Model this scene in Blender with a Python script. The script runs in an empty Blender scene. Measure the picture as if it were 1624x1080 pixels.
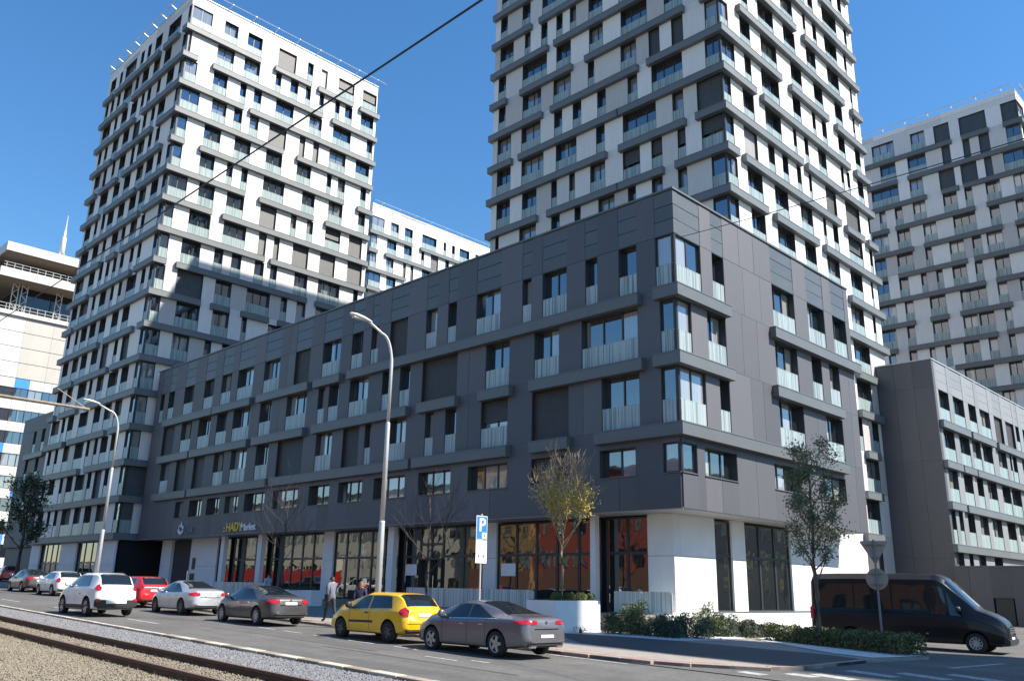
import bpy, bmesh, math, random
import numpy as np
from mathutils import Vector, Matrix

R = math.radians
rnd = random.Random(7)
scene = bpy.context.scene
COL = scene.collection

# ------------------------------------------------------------------ camera
CAM_H = 1.75
cam_data = bpy.data.cameras.new("camera")
cam_data.sensor_width = 36.0
cam_data.lens = 30.08
cam_data.clip_end = 3000.0
cam = bpy.data.objects.new("camera", cam_data)
COL.objects.link(cam)
cr = Vector((0.71378462, 0.70010489, 0.01909592))
cu = Vector((0.181764, -0.21150924, 0.96032582))
cf = Vector((-0.67636777, 0.68199485, 0.27822591))
cam.matrix_world = Matrix(((cr.x, cu.x, -cf.x, 0), (cr.y, cu.y, -cf.y, 0), (cr.z, cu.z, -cf.z, CAM_H), (0, 0, 0, 1)))
scene.camera = cam

# ------------------------------------------------------------------ daylight
SUN_EL, SUN_AZ = 47.0, 28.7          # azimuth measured from +X towards +Y
world = bpy.data.worlds.new("World")
scene.world = world
world.use_nodes = True
wn = world.node_tree
wn.nodes.clear()
w_out = wn.nodes.new("ShaderNodeOutputWorld")
w_bg = wn.nodes.new("ShaderNodeBackground")
w_sky = wn.nodes.new("ShaderNodeTexSky")
w_sky.sky_type = 'NISHITA'
w_sky.sun_disc = False
w_sky.sun_elevation = R(SUN_EL)
w_sky.sun_rotation = R(90 - SUN_AZ)
w_sky.altitude = 300
w_sky.air_density = 1.5
w_sky.dust_density = 0.0
w_sky.ozone_density = 8.0
w_hsv = wn.nodes.new("ShaderNodeHueSaturation")
w_hsv.inputs['Saturation'].default_value = 1.15
w_bg.inputs['Strength'].default_value = 0.09
wn.links.new(w_sky.outputs['Color'], w_hsv.inputs['Color'])
wn.links.new(w_hsv.outputs['Color'], w_bg.inputs['Color'])
wn.links.new(w_bg.outputs[0], w_out.inputs[0])

sun_data = bpy.data.lights.new("sun", 'SUN')
sun_data.energy = 5.0
sun_data.angle = R(0.53)
sun_data.color = (1.0, 0.93, 0.83)
sun = bpy.data.objects.new("sun", sun_data)
COL.objects.link(sun)
SUN_DIR = Vector((math.cos(R(SUN_EL)) * math.cos(R(SUN_AZ)), math.cos(R(SUN_EL)) * math.sin(R(SUN_AZ)), math.sin(R(SUN_EL))))
sun.rotation_euler = (-SUN_DIR).to_track_quat('-Z', 'Y').to_euler()

vs = scene.view_settings
vs.view_transform = 'Standard'
vs.look = 'None'
vs.exposure = 1.0
vs.gamma = 1.0
vs.use_curve_mapping = False


def gz(x):
    """height of the ground: the street climbs gently to the left (-X)"""
    return -0.02 * (x + 18.0)


# ------------------------------------------------------------------ materials
MATS = {}


def new_mat(name):
    m = bpy.data.materials.new(name)
    m.use_nodes = True
    MATS[name] = m
    return m, m.node_tree, m.node_tree.nodes['Principled BSDF']


def N(nt, kind, **kw):
    n = nt.nodes.new(kind)
    for k, v in kw.items():
        setattr(n, k, v)
    return n


def mat(name, col, rough=0.6, metal=0.0, var=0.12, scale=3.0, bump=0.0, bscale=40.0, rand=0.0, spec=0.5, stretch=(1, 1, 1), coat=0.0):
    """colour with procedural blotches, a per-object tone and fine relief"""
    m, nt, b = new_mat(name)
    b.inputs['Roughness'].default_value = rough
    b.inputs['Metallic'].default_value = metal
    b.inputs['Specular IOR Level'].default_value = spec
    if coat:
        b.inputs['Coat Weight'].default_value = coat
        b.inputs['Coat Roughness'].default_value = 0.04
    tc = N(nt, 'ShaderNodeTexCoord')
    mp = N(nt, 'ShaderNodeMapping')
    mp.inputs['Scale'].default_value = stretch
    nt.links.new(tc.outputs['Object'], mp.inputs['Vector'])
    nz = N(nt, 'ShaderNodeTexNoise')
    nz.inputs['Scale'].default_value = scale
    nz.inputs['Detail'].default_value = 6
    nz.inputs['Roughness'].default_value = 0.65
    nt.links.new(mp.outputs[0], nz.inputs['Vector'])
    mr = N(nt, 'ShaderNodeMapRange')
    mr.inputs['From Min'].default_value = 0.3
    mr.inputs['From Max'].default_value = 0.7
    mr.inputs['To Min'].default_value = 1 - var
    mr.inputs['To Max'].default_value = 1 + var
    nt.links.new(nz.outputs['Fac'], mr.inputs['Value'])
    val = mr.outputs[0]
    if rand:
        oi = N(nt, 'ShaderNodeObjectInfo')
        r2 = N(nt, 'ShaderNodeMapRange')
        r2.inputs['To Min'].default_value = 1 - rand
        r2.inputs['To Max'].default_value = 1 + rand
        nt.links.new(oi.outputs['Random'], r2.inputs['Value'])
        mu = N(nt, 'ShaderNodeMath', operation='MULTIPLY')
        nt.links.new(val, mu.inputs[0])
        nt.links.new(r2.outputs[0], mu.inputs[1])
        val = mu.outputs[0]
    vm = N(nt, 'ShaderNodeVectorMath', operation='SCALE')
    vm.inputs[0].default_value = col
    nt.links.new(val, vm.inputs['Scale'])
    nt.links.new(vm.outputs[0], b.inputs['Base Color'])
    if bump:
        n2 = N(nt, 'ShaderNodeTexNoise')
        n2.inputs['Scale'].default_value = bscale
        n2.inputs['Detail'].default_value = 4
        nt.links.new(mp.outputs[0], n2.inputs['Vector'])
        bp = N(nt, 'ShaderNodeBump')
        bp.inputs['Strength'].default_value = bump
        bp.inputs['Distance'].default_value = 0.02
        nt.links.new(n2.outputs['Fac'], bp.inputs['Height'])
        nt.links.new(bp.outputs[0], b.inputs['Normal'])
    return m


def glass_mat(name, dark, mirror, rough=0.02, curtain=0.0, curtain_col=(0.5, 0.49, 0.46), wave=0.08):
    """coated window glass over a dim room; some windows show drawn curtains behind"""
    m, nt, b = new_mat(name)
    out = nt.nodes['Material Output']
    b.inputs['Roughness'].default_value = 0.6
    b.inputs['Specular IOR Level'].default_value = 0.0
    if curtain:
        tc = N(nt, 'ShaderNodeTexCoord')
        mp = N(nt, 'ShaderNodeMapping')
        mp.inputs['Scale'].default_value = (9, 9, 0.15)
        nt.links.new(tc.outputs['Object'], mp.inputs['Vector'])
        nz = N(nt, 'ShaderNodeTexNoise')
        nz.inputs['Scale'].default_value = 1.6
        nz.inputs['Detail'].default_value = 2
        nt.links.new(mp.outputs[0], nz.inputs['Vector'])
        mp2 = N(nt, 'ShaderNodeMapping')
        mp2.inputs['Scale'].default_value = (1.1, 1.1, 0.1)
        nt.links.new(tc.outputs['Object'], mp2.inputs['Vector'])
        n2 = N(nt, 'ShaderNodeTexNoise')
        n2.inputs['Scale'].default_value = 1.0
        n2.inputs['Detail'].default_value = 0
        oi = N(nt, 'ShaderNodeObjectInfo')
        ad = N(nt, 'ShaderNodeVectorMath', operation='ADD')
        sc = N(nt, 'ShaderNodeMath', operation='MULTIPLY')
        sc.inputs[1].default_value = 37.0
        nt.links.new(oi.outputs['Random'], sc.inputs[0])
        nt.links.new(mp2.outputs[0], ad.inputs[0])
        nt.links.new(sc.outputs[0], ad.inputs[1])
        nt.links.new(ad.outputs[0], n2.inputs['Vector'])
        st = N(nt, 'ShaderNodeMapRange')
        st.inputs['From Min'].default_value = 1.0 - curtain
        st.inputs['From Max'].default_value = 1.02 - curtain
        a2 = N(nt, 'ShaderNodeMath', operation='ADD')
        h = N(nt, 'ShaderNodeMath', operation='MULTIPLY')
        h.inputs[1].default_value = 0.7
        nt.links.new(oi.outputs['Random'], h.inputs[0])
        nt.links.new(h.outputs[0], a2.inputs[0])
        h2 = N(nt, 'ShaderNodeMath', operation='MULTIPLY')
        h2.inputs[1].default_value = 0.35
        nt.links.new(n2.outputs['Fac'], h2.inputs[0])
        nt.links.new(h2.outputs[0], a2.inputs[1])
        nt.links.new(a2.outputs[0], st.inputs['Value'])
        cm = N(nt, 'ShaderNodeMix', data_type='RGBA')
        cm.inputs['A'].default_value = (curtain_col[0] * .45, curtain_col[1] * .45, curtain_col[2] * .45, 1)
        cm.inputs['B'].default_value = (*curtain_col, 1)
        nt.links.new(nz.outputs['Fac'], cm.inputs['Factor'])
        c2 = N(nt, 'ShaderNodeMix', data_type='RGBA')
        c2.inputs['A'].default_value = (*dark, 1)
        nt.links.new(st.outputs[0], c2.inputs['Factor'])
        nt.links.new(cm.outputs['Result'], c2.inputs['B'])
        nt.links.new(c2.outputs['Result'], b.inputs['Base Color'])
    else:
        b.inputs['Base Color'].default_value = (*dark, 1)
    gl = N(nt, 'ShaderNodeBsdfGlossy')
    gl.inputs['Roughness'].default_value = rough
    gl.inputs['Color'].default_value = (0.92, 0.96, 1.0, 1)
    # slight waviness of the panes
    tc3 = N(nt, 'ShaderNodeTexCoord')
    nw = N(nt, 'ShaderNodeTexNoise')
    nw.inputs['Scale'].default_value = 0.7
    nt.links.new(tc3.outputs['Object'], nw.inputs['Vector'])
    bw = N(nt, 'ShaderNodeBump')
    bw.inputs['Strength'].default_value = wave
    bw.inputs['Distance'].default_value = 0.05
    nt.links.new(nw.outputs['Fac'], bw.inputs['Height'])
    nt.links.new(bw.outputs[0], gl.inputs['Normal'])
    fr = N(nt, 'ShaderNodeFresnel')
    fr.inputs['IOR'].default_value = 1.5
    mr = N(nt, 'ShaderNodeMapRange')
    mr.inputs['From Min'].default_value = 0.04
    mr.inputs['To Min'].default_value = mirror
    mr.inputs['To Max'].default_value = 1.0
    nt.links.new(fr.outputs[0], mr.inputs['Value'])
    mx = N(nt, 'ShaderNodeMixShader')
    nt.links.new(mr.outputs[0], mx.inputs['Fac'])
    nt.links.new(b.outputs[0], mx.inputs[1])
    nt.links.new(gl.outputs[0], mx.inputs[2])
    nt.links.new(mx.outputs[0], out.inputs['Surface'])
    return m


def stripe_glass(name, light, dark, f=14.0, rough=0.25, clear=0.0):
    """frosted balustrade glass printed with uneven vertical stripes"""
    m, nt, b = new_mat(name)
    b.inputs['Roughness'].default_value = rough
    tc = N(nt, 'ShaderNodeTexCoord')
    mp = N(nt, 'ShaderNodeMapping')
    mp.inputs['Scale'].default_value = (f, f * .2, 0.12)
    nt.links.new(tc.outputs['Object'], mp.inputs['Vector'])
    oi = N(nt, 'ShaderNodeObjectInfo')
    ml = N(nt, 'ShaderNodeMath', operation='MULTIPLY')
    ml.inputs[1].default_value = 60
    ad = N(nt, 'ShaderNodeVectorMath', operation='ADD')
    nt.links.new(oi.outputs['Random'], ml.inputs[0])
    nt.links.new(mp.outputs[0], ad.inputs[0])
    nt.links.new(ml.outputs[0], ad.inputs[1])
    nz = N(nt, 'ShaderNodeTexNoise')
    nz.inputs['Scale'].default_value = 1.0
    nz.inputs['Detail'].default_value = 3
    nt.links.new(ad.outputs[0], nz.inputs['Vector'])
    rp = N(nt, 'ShaderNodeValToRGB')
    rp.color_ramp.elements[0].position = 0.36
    rp.color_ramp.elements[0].color = (*dark, 1)
    rp.color_ramp.elements[1].position = 0.56
    rp.color_ramp.elements[1].color = (*light, 1)
    nt.links.new(nz.outputs['Fac'], rp.inputs['Fac'])
    nt.links.new(rp.outputs['Color'], b.inputs['Base Color'])
    if clear:
        tr_ = N(nt, 'ShaderNodeBsdfTransparent')
        tr_.inputs['Color'].default_value = (.85, .93, .92, 1)
        mx = N(nt, 'ShaderNodeMixShader')
        mx.inputs['Fac'].default_value = clear
        nt.links.new(b.outputs[0], mx.inputs[1])
        nt.links.new(tr_.outputs[0], mx.inputs[2])
        nt.links.new(mx.outputs[0], nt.nodes['Material Output'].inputs['Surface'])
    return m


def panel_mat(name, tones, rough=0.55, spec=0.5):
    """cladding boards: each object picks one of a few real board tones"""
    m, nt, b = new_mat(name)
    b.inputs['Roughness'].default_value = rough
    b.inputs['Specular IOR Level'].default_value = spec
    oi = N(nt, 'ShaderNodeObjectInfo')
    rp = N(nt, 'ShaderNodeValToRGB')
    rp.color_ramp.interpolation = 'CONSTANT'
    els = rp.color_ramp.elements
    els[0].position = 0
    els[0].color = (*tones[0][1], 1)
    els[1].position = tones[1][0]
    els[1].color = (*tones[1][1], 1)
    for p, c in tones[2:]:
        e = els.new(p)
        e.color = (*c, 1)
    nt.links.new(oi.outputs['Random'], rp.inputs['Fac'])
    tc = N(nt, 'ShaderNodeTexCoord')
    mp = N(nt, 'ShaderNodeMapping')
    mp.inputs['Scale'].default_value = (7, 7, 0.5)
    nt.links.new(tc.outputs['Object'], mp.inputs['Vector'])
    nz = N(nt, 'ShaderNodeTexNoise')
    nz.inputs['Scale'].default_value = 1.2
    nz.inputs['Detail'].default_value = 5
    nt.links.new(mp.outputs[0], nz.inputs['Vector'])
    mr = N(nt, 'ShaderNodeMapRange')
    mr.inputs['From Min'].default_value = 0.3
    mr.inputs['From Max'].default_value = 0.7
    mr.inputs['To Min'].default_value = 0.95
    mr.inputs['To Max'].default_value = 1.04
    nt.links.new(nz.outputs['Fac'], mr.inputs['Value'])
    vm = N(nt, 'ShaderNodeVectorMath', operation='SCALE')
    nt.links.new(rp.outputs['Color'], vm.inputs[0])
    nt.links.new(mr.outputs[0], vm.inputs['Scale'])
    nt.links.new(vm.outputs[0], b.inputs['Base Color'])
    return m


panel_mat('white_board', [(0, (0.73, 0.715, 0.69)), (0.42, (0.67, 0.65, 0.625)), (0.68, (0.58, 0.56, 0.54)), (0.86, (0.48, 0.46, 0.445))])
panel_mat('charcoal_board', [(0, (0.060, 0.060, 0.070)), (0.4, (0.070, 0.069, 0.079)), (0.7, (0.050, 0.051, 0.061)), (0.9, (0.086, 0.084, 0.094))], 0.60, 1.0)
panel_mat('grey_board', [(0, (0.22, 0.225, 0.235)), (0.5, (0.25, 0.255, 0.265))], 0.5)
mat('ledge_metal', (0.135, 0.150, 0.157), 0.5, 0.0, 0.06, 1.2, rand=0.05)
mat('dark_ledge_metal', (0.118, 0.126, 0.128), 0.45, 0.0, 0.06, 1.2, rand=0.06)
mat('slate_slat', (0.088, 0.098, 0.105), 0.42, 0.0, 0.08, 1.0, rand=0.08)
mat('dark_core', (0.05, 0.05, 0.052), 0.8)
mat('white_core', (0.55, 0.54, 0.53), 0.7)
mat('soffit', (0.42, 0.42, 0.41), 0.7, 0, 0.06)
mat('frame', (0.035, 0.037, 0.04), 0.4, 0, 0.05)
mat('blind', (0.060, 0.052, 0.048), 0.55, 0, 0.1, 2)
mat('blind_tower', (0.075, 0.078, 0.08), 0.55, 0, 0.1, 2, rand=0.2)
mat('blind_light', (0.36, 0.36, 0.37), 0.55, 0, 0.08, 2)
mat('white_render', (0.78, 0.775, 0.76), 0.65, 0, 0.05, 1.0)
mat('white_wall', (0.74, 0.735, 0.72), 0.6, 0, 0.06, 0.8, rand=0.03)
mat('roof_metal', (0.5, 0.52, 0.54), 0.4, 0.3)
glass_mat('glass', (0.014, 0.018, 0.024), 0.27, curtain=0.36, curtain_col=(0.30, 0.30, 0.29))
glass_mat('glass_dark', (0.014, 0.017, 0.021), 0.25, curtain=0.44, curtain_col=(0.42, 0.42, 0.41))
glass_mat('shop_glass', (0.010, 0.011, 0.010), 0.20, wave=0.22)
stripe_glass('rail_glass', (0.44, 0.53, 0.52), (0.24, 0.31, 0.31), 11, clear=.30)
stripe_glass('rail_glass_block', (0.48, 0.55, 0.55), (0.19, 0.235, 0.24), 13, clear=.28)
stripe_glass('fence_glass', (0.58, 0.66, 0.62), (0.24, 0.32, 0.30), 13)
mat('asphalt', (0.106, 0.102, 0.096), 0.9, 0, 0.16, 1.4, 0.35, 90)
# wheel tracks, old repairs and stains on the carriageway
_nt = MATS['asphalt'].node_tree
_b = _nt.nodes['Principled BSDF']
_src = _b.inputs['Base Color'].links[0].from_socket
_tc = N(_nt, 'ShaderNodeTexCoord')
for _sc, _lo, _hi, _str in ((0.9, .90, 1.12, (.06, 1.0, 1)), (0.35, .88, 1.10, (.5, 1.0, 1)), (9.0, .86, 1.10, (1, 1, 1)), (60.0, .75, 1.25, (1, 1, 1))):
    _mp = N(_nt, 'ShaderNodeMapping')
    _mp.inputs['Scale'].default_value = _str
    _nz = N(_nt, 'ShaderNodeTexNoise')
    _nz.inputs['Scale'].default_value = _sc
    _nz.inputs['Detail'].default_value = 3
    _mr = N(_nt, 'ShaderNodeMapRange')
    _mr.inputs['From Min'].default_value = .35
    _mr.inputs['From Max'].default_value = .65
    _mr.inputs['To Min'].default_value = _lo
    _mr.inputs['To Max'].default_value = _hi
    _vm = N(_nt, 'ShaderNodeVectorMath', operation='SCALE')
    _nt.links.new(_tc.outputs['Object'], _mp.inputs['Vector'])
    _nt.links.new(_mp.outputs[0], _nz.inputs['Vector'])
    _nt.links.new(_nz.outputs['Fac'], _mr.inputs['Value'])
    _nt.links.new(_src, _vm.inputs[0])
    _nt.links.new(_mr.outputs[0], _vm.inputs['Scale'])
    _src = _vm.outputs[0]
_nt.links.new(_src, _b.inputs['Base Color'])
mat('dark_asphalt', (0.075, 0.069, 0.066), 0.9, 0, 0.15, 1.2, 0.35, 80)
mat('paving', (0.27, 0.245, 0.215), 0.85, 0, 0.14, 2.2, 0.2, 60)
mat('red_paving', (0.30, 0.165, 0.13), 0.85, 0, 0.2, 5, 0.2, 60)
mat('kerb_stone', (0.31, 0.24, 0.20), 0.85, 0, 0.2, 4, 0.25, 40, rand=0.08)
mat('kerb_white', (0.50, 0.44, 0.34), 0.8, 0, 0.12, 5, 0.2, 40, rand=0.06)
mat('kerb_grey', (0.27, 0.225, 0.175), 0.85, 0, 0.2, 5, 0.25, 40, rand=0.1)
mat('road_paint', (0.36, 0.355, 0.34), 0.8, 0, 0.5, 6)
mat('ballast_bed', (0.10, 0.095, 0.085), 0.95, 0, 0.3, 3, 0.6, 30)
mat('tan_bed', (0.19, 0.155, 0.105), 0.95, 0, 0.3, 2.5, 0.7, 25)
mat('ballast_stone', (0.165, 0.165, 0.172), 0.85, 0, 0.7, 14)
mat('tan_stone', (0.195, 0.168, 0.125), 0.9, 0, 0.55, 9)
mat('rail_rust', (0.105, 0.055, 0.040), 0.65, 0.2, 0.35, 8, 0.3, 30)
mat('rail_top', (0.29, 0.20, 0.165), 0.4, 0.5, 0.2, 10)
mat('dry_weed', (0.22, 0.185, 0.10), 0.8, 0, 0.4, 6)
mat('white_gravel', (0.62, 0.61, 0.59), 0.9, 0, 0.25, 12, 0.6, 60)
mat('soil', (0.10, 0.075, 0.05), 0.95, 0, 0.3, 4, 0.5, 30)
mat('earth', (0.13, 0.125, 0.105), 0.95, 0, 0.3, 0.4)
mat('steel_pole', (0.55, 0.56, 0.55), 0.45, 0.35, 0.06, 3)
mat('lamp_shell', (0.66, 0.66, 0.62), 0.35, 0.1, 0.04)
mat('lamp_glass', (0.75, 0.74, 0.68), 0.2, 0, 0.03)
mat('sign_white', (0.80, 0.80, 0.79), 0.45, 0, 0.03)
mat('sign_blue', (0.030, 0.19, 0.55), 0.4, 0, 0.03)
mat('sign_black', (0.03, 0.03, 0.03), 0.5)
mat('sign_back', (0.34, 0.25, 0.20), 0.6, 0.0, 0.08)
mat('sign_pole', (0.20, 0.19, 0.20), 0.55, 0.2, 0.08)
mat('letter_yellow', (0.72, 0.52, 0.04), 0.4)
mat('letter_white', (0.72, 0.73, 0.76), 0.4)
mat('letter_dim', (0.16, 0.18, 0.20), 0.5)
mat('wire', (0.03, 0.03, 0.035), 0.6)
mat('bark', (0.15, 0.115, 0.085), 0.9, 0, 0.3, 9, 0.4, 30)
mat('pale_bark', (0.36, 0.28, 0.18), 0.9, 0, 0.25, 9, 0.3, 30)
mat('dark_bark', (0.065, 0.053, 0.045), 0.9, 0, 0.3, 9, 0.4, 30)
mat('bud_leaf', (0.46, 0.38, 0.06), 0.6, 0, 0.5, 2.0)
mat('green_leaf', (0.125, 0.145, 0.075), 0.55, 0, 0.5, 1.6)
mat('dark_leaf', (0.040, 0.062, 0.030), 0.55, 0, 0.5, 1.2)
mat('hedge_leaf', (0.115, 0.120, 0.040), 0.6, 0, 0.5, 2.0)
mat('juniper', (0.050, 0.070, 0.038), 0.65, 0, 0.5, 2.0)
mat('pine_leaf', (0.095, 0.120, 0.045), 0.6, 0, 0.5, 2.0)
mat('box_leaf', (0.095, 0.125, 0.030), 0.6, 0, 0.4, 5.0)


def paint(name, col, metal=0.0, rough=0.28, coat=0.6):
    m, nt, b = new_mat(name)
    tc = N(nt, 'ShaderNodeTexCoord')
    nz = N(nt, 'ShaderNodeTexNoise')
    nz.inputs['Scale'].default_value = 1.5
    nz.inputs['Detail'].default_value = 5
    nt.links.new(tc.outputs['Object'], nz.inputs['Vector'])
    mr = N(nt, 'ShaderNodeMapRange')
    mr.inputs['To Min'].default_value = 0.9
    mr.inputs['To Max'].default_value = 1.08
    nt.links.new(nz.outputs['Fac'], mr.inputs['Value'])
    vm = N(nt, 'ShaderNodeVectorMath', operation='SCALE')
    vm.inputs[0].default_value = col
    nt.links.new(mr.outputs[0], vm.inputs['Scale'])
    nt.links.new(vm.outputs[0], b.inputs['Base Color'])
    b.inputs['Metallic'].default_value = metal
    r2 = N(nt, 'ShaderNodeMapRange')
    r2.inputs['To Min'].default_value = rough * 0.8
    r2.inputs['To Max'].default_value = rough * 1.4
    nt.links.new(nz.outputs['Fac'], r2.inputs['Value'])
    nt.links.new(r2.outputs[0], b.inputs['Roughness'])
    b.inputs['Coat Weight'].default_value = coat
    b.inputs['Specular IOR Level'].default_value = 0.5 if coat > .3 else 0.25
    b.inputs['Coat Roughness'].default_value = 0.06
    return m


paint('paint_grey', (0.17, 0.165, 0.18), 0.5)
paint('paint_yellow', (0.80, 0.46, 0.012))
paint('paint_anthracite', (0.085, 0.080, 0.078), 0.4)
paint('paint_silver', (0.50, 0.505, 0.53), 0.5)
paint('paint_red', (0.62, 0.016, 0.025))
paint('paint_white', (0.76, 0.76, 0.76))
paint('paint_brown', (0.10, 0.085, 0.080), 0.4)
paint('paint_black', (0.007, 0.007, 0.010), 0.0, 0.3, 0.25)
mat('tyre', (0.018, 0.018, 0.018), 0.85, 0, 0.15, 20)
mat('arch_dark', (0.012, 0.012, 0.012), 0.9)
mat('rim', (0.42, 0.43, 0.44), 0.35, 0.75, 0.05)
mat('rim_dark', (0.10, 0.10, 0.10), 0.4, 0.6, 0.05)
mat('black_plastic', (0.022, 0.022, 0.023), 0.55, 0, 0.1, 8)
mat('chrome', (0.62, 0.63, 0.64), 0.15, 0.9, 0.03)
mat('tail_red', (0.42, 0.012, 0.02), 0.2, 0, 0.1, 20, coat=0.5)
mat('head_glass', (0.55, 0.58, 0.60), 0.12, 0.3, 0.1, 20, coat=0.6)
mat('amber', (0.75, 0.22, 0.02), 0.3)
mat('plate', (0.75, 0.75, 0.73), 0.5)
glass_mat('car_glass', (0.010, 0.013, 0.016), 0.07)
mat('skin', (0.46, 0.27, 0.19), 0.6)
mat('hair_dark', (0.02, 0.016, 0.013), 0.6)
mat('hair_blond', (0.16, 0.065, 0.022), 0.55)
mat('cloth_greyblue', (0.15, 0.165, 0.21), 0.85, 0, 0.12, 14)
mat('cloth_dark', (0.03, 0.028, 0.03), 0.85, 0, 0.15, 12)
mat('cloth_navy', (0.022, 0.022, 0.055), 0.85, 0, 0.15, 12)
mat('cloth_cream', (0.58, 0.50, 0.42), 0.85, 0, 0.1, 12)
mat('cloth_lightblue', (0.30, 0.38, 0.52), 0.85, 0, 0.1, 12)
mat('orange_render', (0.36, 0.21, 0.085), 0.8, 0, 0.08, 0.6)
mat('red_render', (0.30, 0.06, 0.035), 0.8, 0, 0.08, 0.6)
mat('brick_render', (0.17, 0.085, 0.05), 0.85, 0, 0.12, 1.2)
mat('cream_render', (0.50, 0.46, 0.36), 0.8, 0, 0.08, 0.6)
mat('tram_red', (0.45, 0.02, 0.015), 0.3, 0, 0.05, coat=0.4)
mat('tram_cream', (0.68, 0.62, 0.46), 0.35, 0, 0.05, coat=0.4)
mat('office_white', (0.53, 0.515, 0.49), 0.5, 0, 0.05, 0.3, rand=0.03)
mat('office_beige', (0.42, 0.40, 0.36), 0.6, 0, 0.08, 0.5, stretch=(1, 6, 0.3))
mat('office_blue', (0.045, 0.24, 0.72), 0.4, 0, 0.05, 0.5)
mat('mast_rust', (0.36, 0.29, 0.20), 0.6, 0.2, 0.2, 4)


# ------------------------------------------------------------------ mesh helpers
def link(name, mesh, material=None, parent=None, loc=(0, 0, 0), rz=0.0):
    o = bpy.data.objects.new(name, mesh)
    COL.objects.link(o)
    if mesh is not None and material is not None and not mesh.materials:
        for m in (material if isinstance(material, (list, tuple)) else [material]):
            mesh.materials.append(MATS[m])
    if parent is not None:
        o.parent = parent
    o.location = loc
    o.rotation_euler = (0, 0, rz)
    return o


def tag(o, label=None, cat=None, group=None, kind=None):
    if label:
        o['label'] = label
    if cat:
        o['category'] = cat
    if group:
        o['group'] = group
    if kind:
        o['kind'] = kind
    return o


def thing(name, label, cat, loc=(0, 0, 0), rz=0.0, group=None):
    o = bpy.data.objects.new(name, None)
    o.empty_display_size = 0.2
    COL.objects.link(o)
    o.location = loc
    o.rotation_euler = (0, 0, rz)
    return tag(o, label, cat, group)


def pydata(name, v, f, smooth=False):
    me = bpy.data.meshes.new(name)
    me.from_pydata(v, [], f)
    if smooth:
        me.polygons.foreach_set('use_smooth', [True] * len(me.polygons))
    me.update()
    return me


class MB:
    def __init__(s):
        s.v, s.f, s.m = [], [], []

    def face(s, pts, mi=0):
        n = len(s.v)
        s.v += [tuple(p) for p in pts]
        s.f.append(tuple(range(n, n + len(pts))))
        s.m.append(mi)

    def box(s, x0, x1, y0, y1, z0, z1, mi=0):
        n = len(s.v)
        s.v += [(x0, y0, z0), (x1, y0, z0), (x1, y1, z0), (x0, y1, z0), (x0, y0, z1), (x1, y0, z1), (x1, y1, z1), (x0, y1, z1)]
        for q in ((0, 3, 2, 1), (4, 5, 6, 7), (0, 1, 5, 4), (1, 2, 6, 5), (2, 3, 7, 6), (3, 0, 4, 7)):
            s.f.append(tuple(n + i for i in q))
            s.m.append(mi)
        return s

    def tube(s, pts, rad, seg=8, mi=0, cap=True):
        pts = [Vector(p) for p in pts]
        if not isinstance(rad, (list, tuple)):
            rad = [rad] * len(pts)
        base = len(s.v)
        up = Vector((0, 0, 1))
        for i, p in enumerate(pts):
            d = (pts[min(i + 1, len(pts) - 1)] - pts[max(i - 1, 0)]).normalized()
            a = d.cross(up)
            if a.length < 1e-3:
                a = d.cross(Vector((0, 1, 0)))
            a.normalize()
            b = d.cross(a)
            for k in range(seg):
                t = 2 * math.pi * k / seg
                s.v.append(tuple(p + (a * math.cos(t) + b * math.sin(t)) * rad[i]))
        for i in range(len(pts) - 1):
            for k in range(seg):
                k2 = (k + 1) % seg
                s.f.append((base + i * seg + k, base + i * seg + k2, base + (i + 1) * seg + k2, base + (i + 1) * seg + k))
                s.m.append(mi)
        if cap:
            s.f.append(tuple(base + k for k in range(seg)))
            s.m.append(mi)
            e = base + (len(pts) - 1) * seg
            s.f.append(tuple(e + k for k in reversed(range(seg))))
            s.m.append(mi)
        return s

    def prism(s, poly, z0, z1, mi=0):
        """vertical prism over a ground polygon; z0/z1 may be functions of (x, y)"""
        n = len(s.v)
        k = len(poly)
        g = lambda z, p: z(p[0]) if callable(z) else z
        s.v += [(p[0], p[1], g(z0, p)) for p in poly] + [(p[0], p[1], g(z1, p)) for p in poly]
        s.f.append(tuple(n + i for i in reversed(range(k))))
        s.f.append(tuple(n + k + i for i in range(k)))
        s.m += [mi, mi]
        for i in range(k):
            j = (i + 1) % k
            s.f.append((n + i, n + j, n + k + j, n + k + i))
            s.m.append(mi)
        return s

    def mesh(s, name='mesh', smooth=False, fix=True):
        me = bpy.data.meshes.new(name)
        me.from_pydata(s.v, [], s.f)
        me.polygons.foreach_set('material_index', s.m)
        if fix:
            bm = bmesh.new()
            bm.from_mesh(me)
            bmesh.ops.recalc_face_normals(bm, faces=bm.faces)
            bm.to_mesh(me)
            bm.free()
        if smooth:
            me.polygons.foreach_set('use_smooth', [True] * len(me.polygons))
        me.update()
        return me

    def obj(s, name, material, parent=None, loc=(0, 0, 0), rz=0.0, smooth=False):
        me = s.mesh(name, smooth)
        return link(name, me, material, parent, loc, rz)


_box_cache = {}


def fl2(v):
    """sizes are cut to whole centimetres (thin sheets to millimetres) so that equal boxes share a mesh"""
    return math.floor(v * 100 + 1e-4) / 100 if v > .1 else round(v, 3)


def box_mesh(sx, sy, sz, bev=0.0):
    """box from (0,0,0) to (sx,sy,sz) with a small chamfer, shared between equal sizes"""
    key = (fl2(sx), fl2(sy), fl2(sz), bev)
    if key not in _box_cache:
        me = MB().box(0, key[0], 0, key[1], 0, key[2]).mesh('box')
        if bev:
            bm = bmesh.new()
            bm.from_mesh(me)
            bmesh.ops.bevel(bm, geom=bm.edges[:], offset=bev, segments=1, affect='EDGES')
            bm.to_mesh(me)
            bm.free()
        _box_cache[key] = me
    return _box_cache[key]


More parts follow.
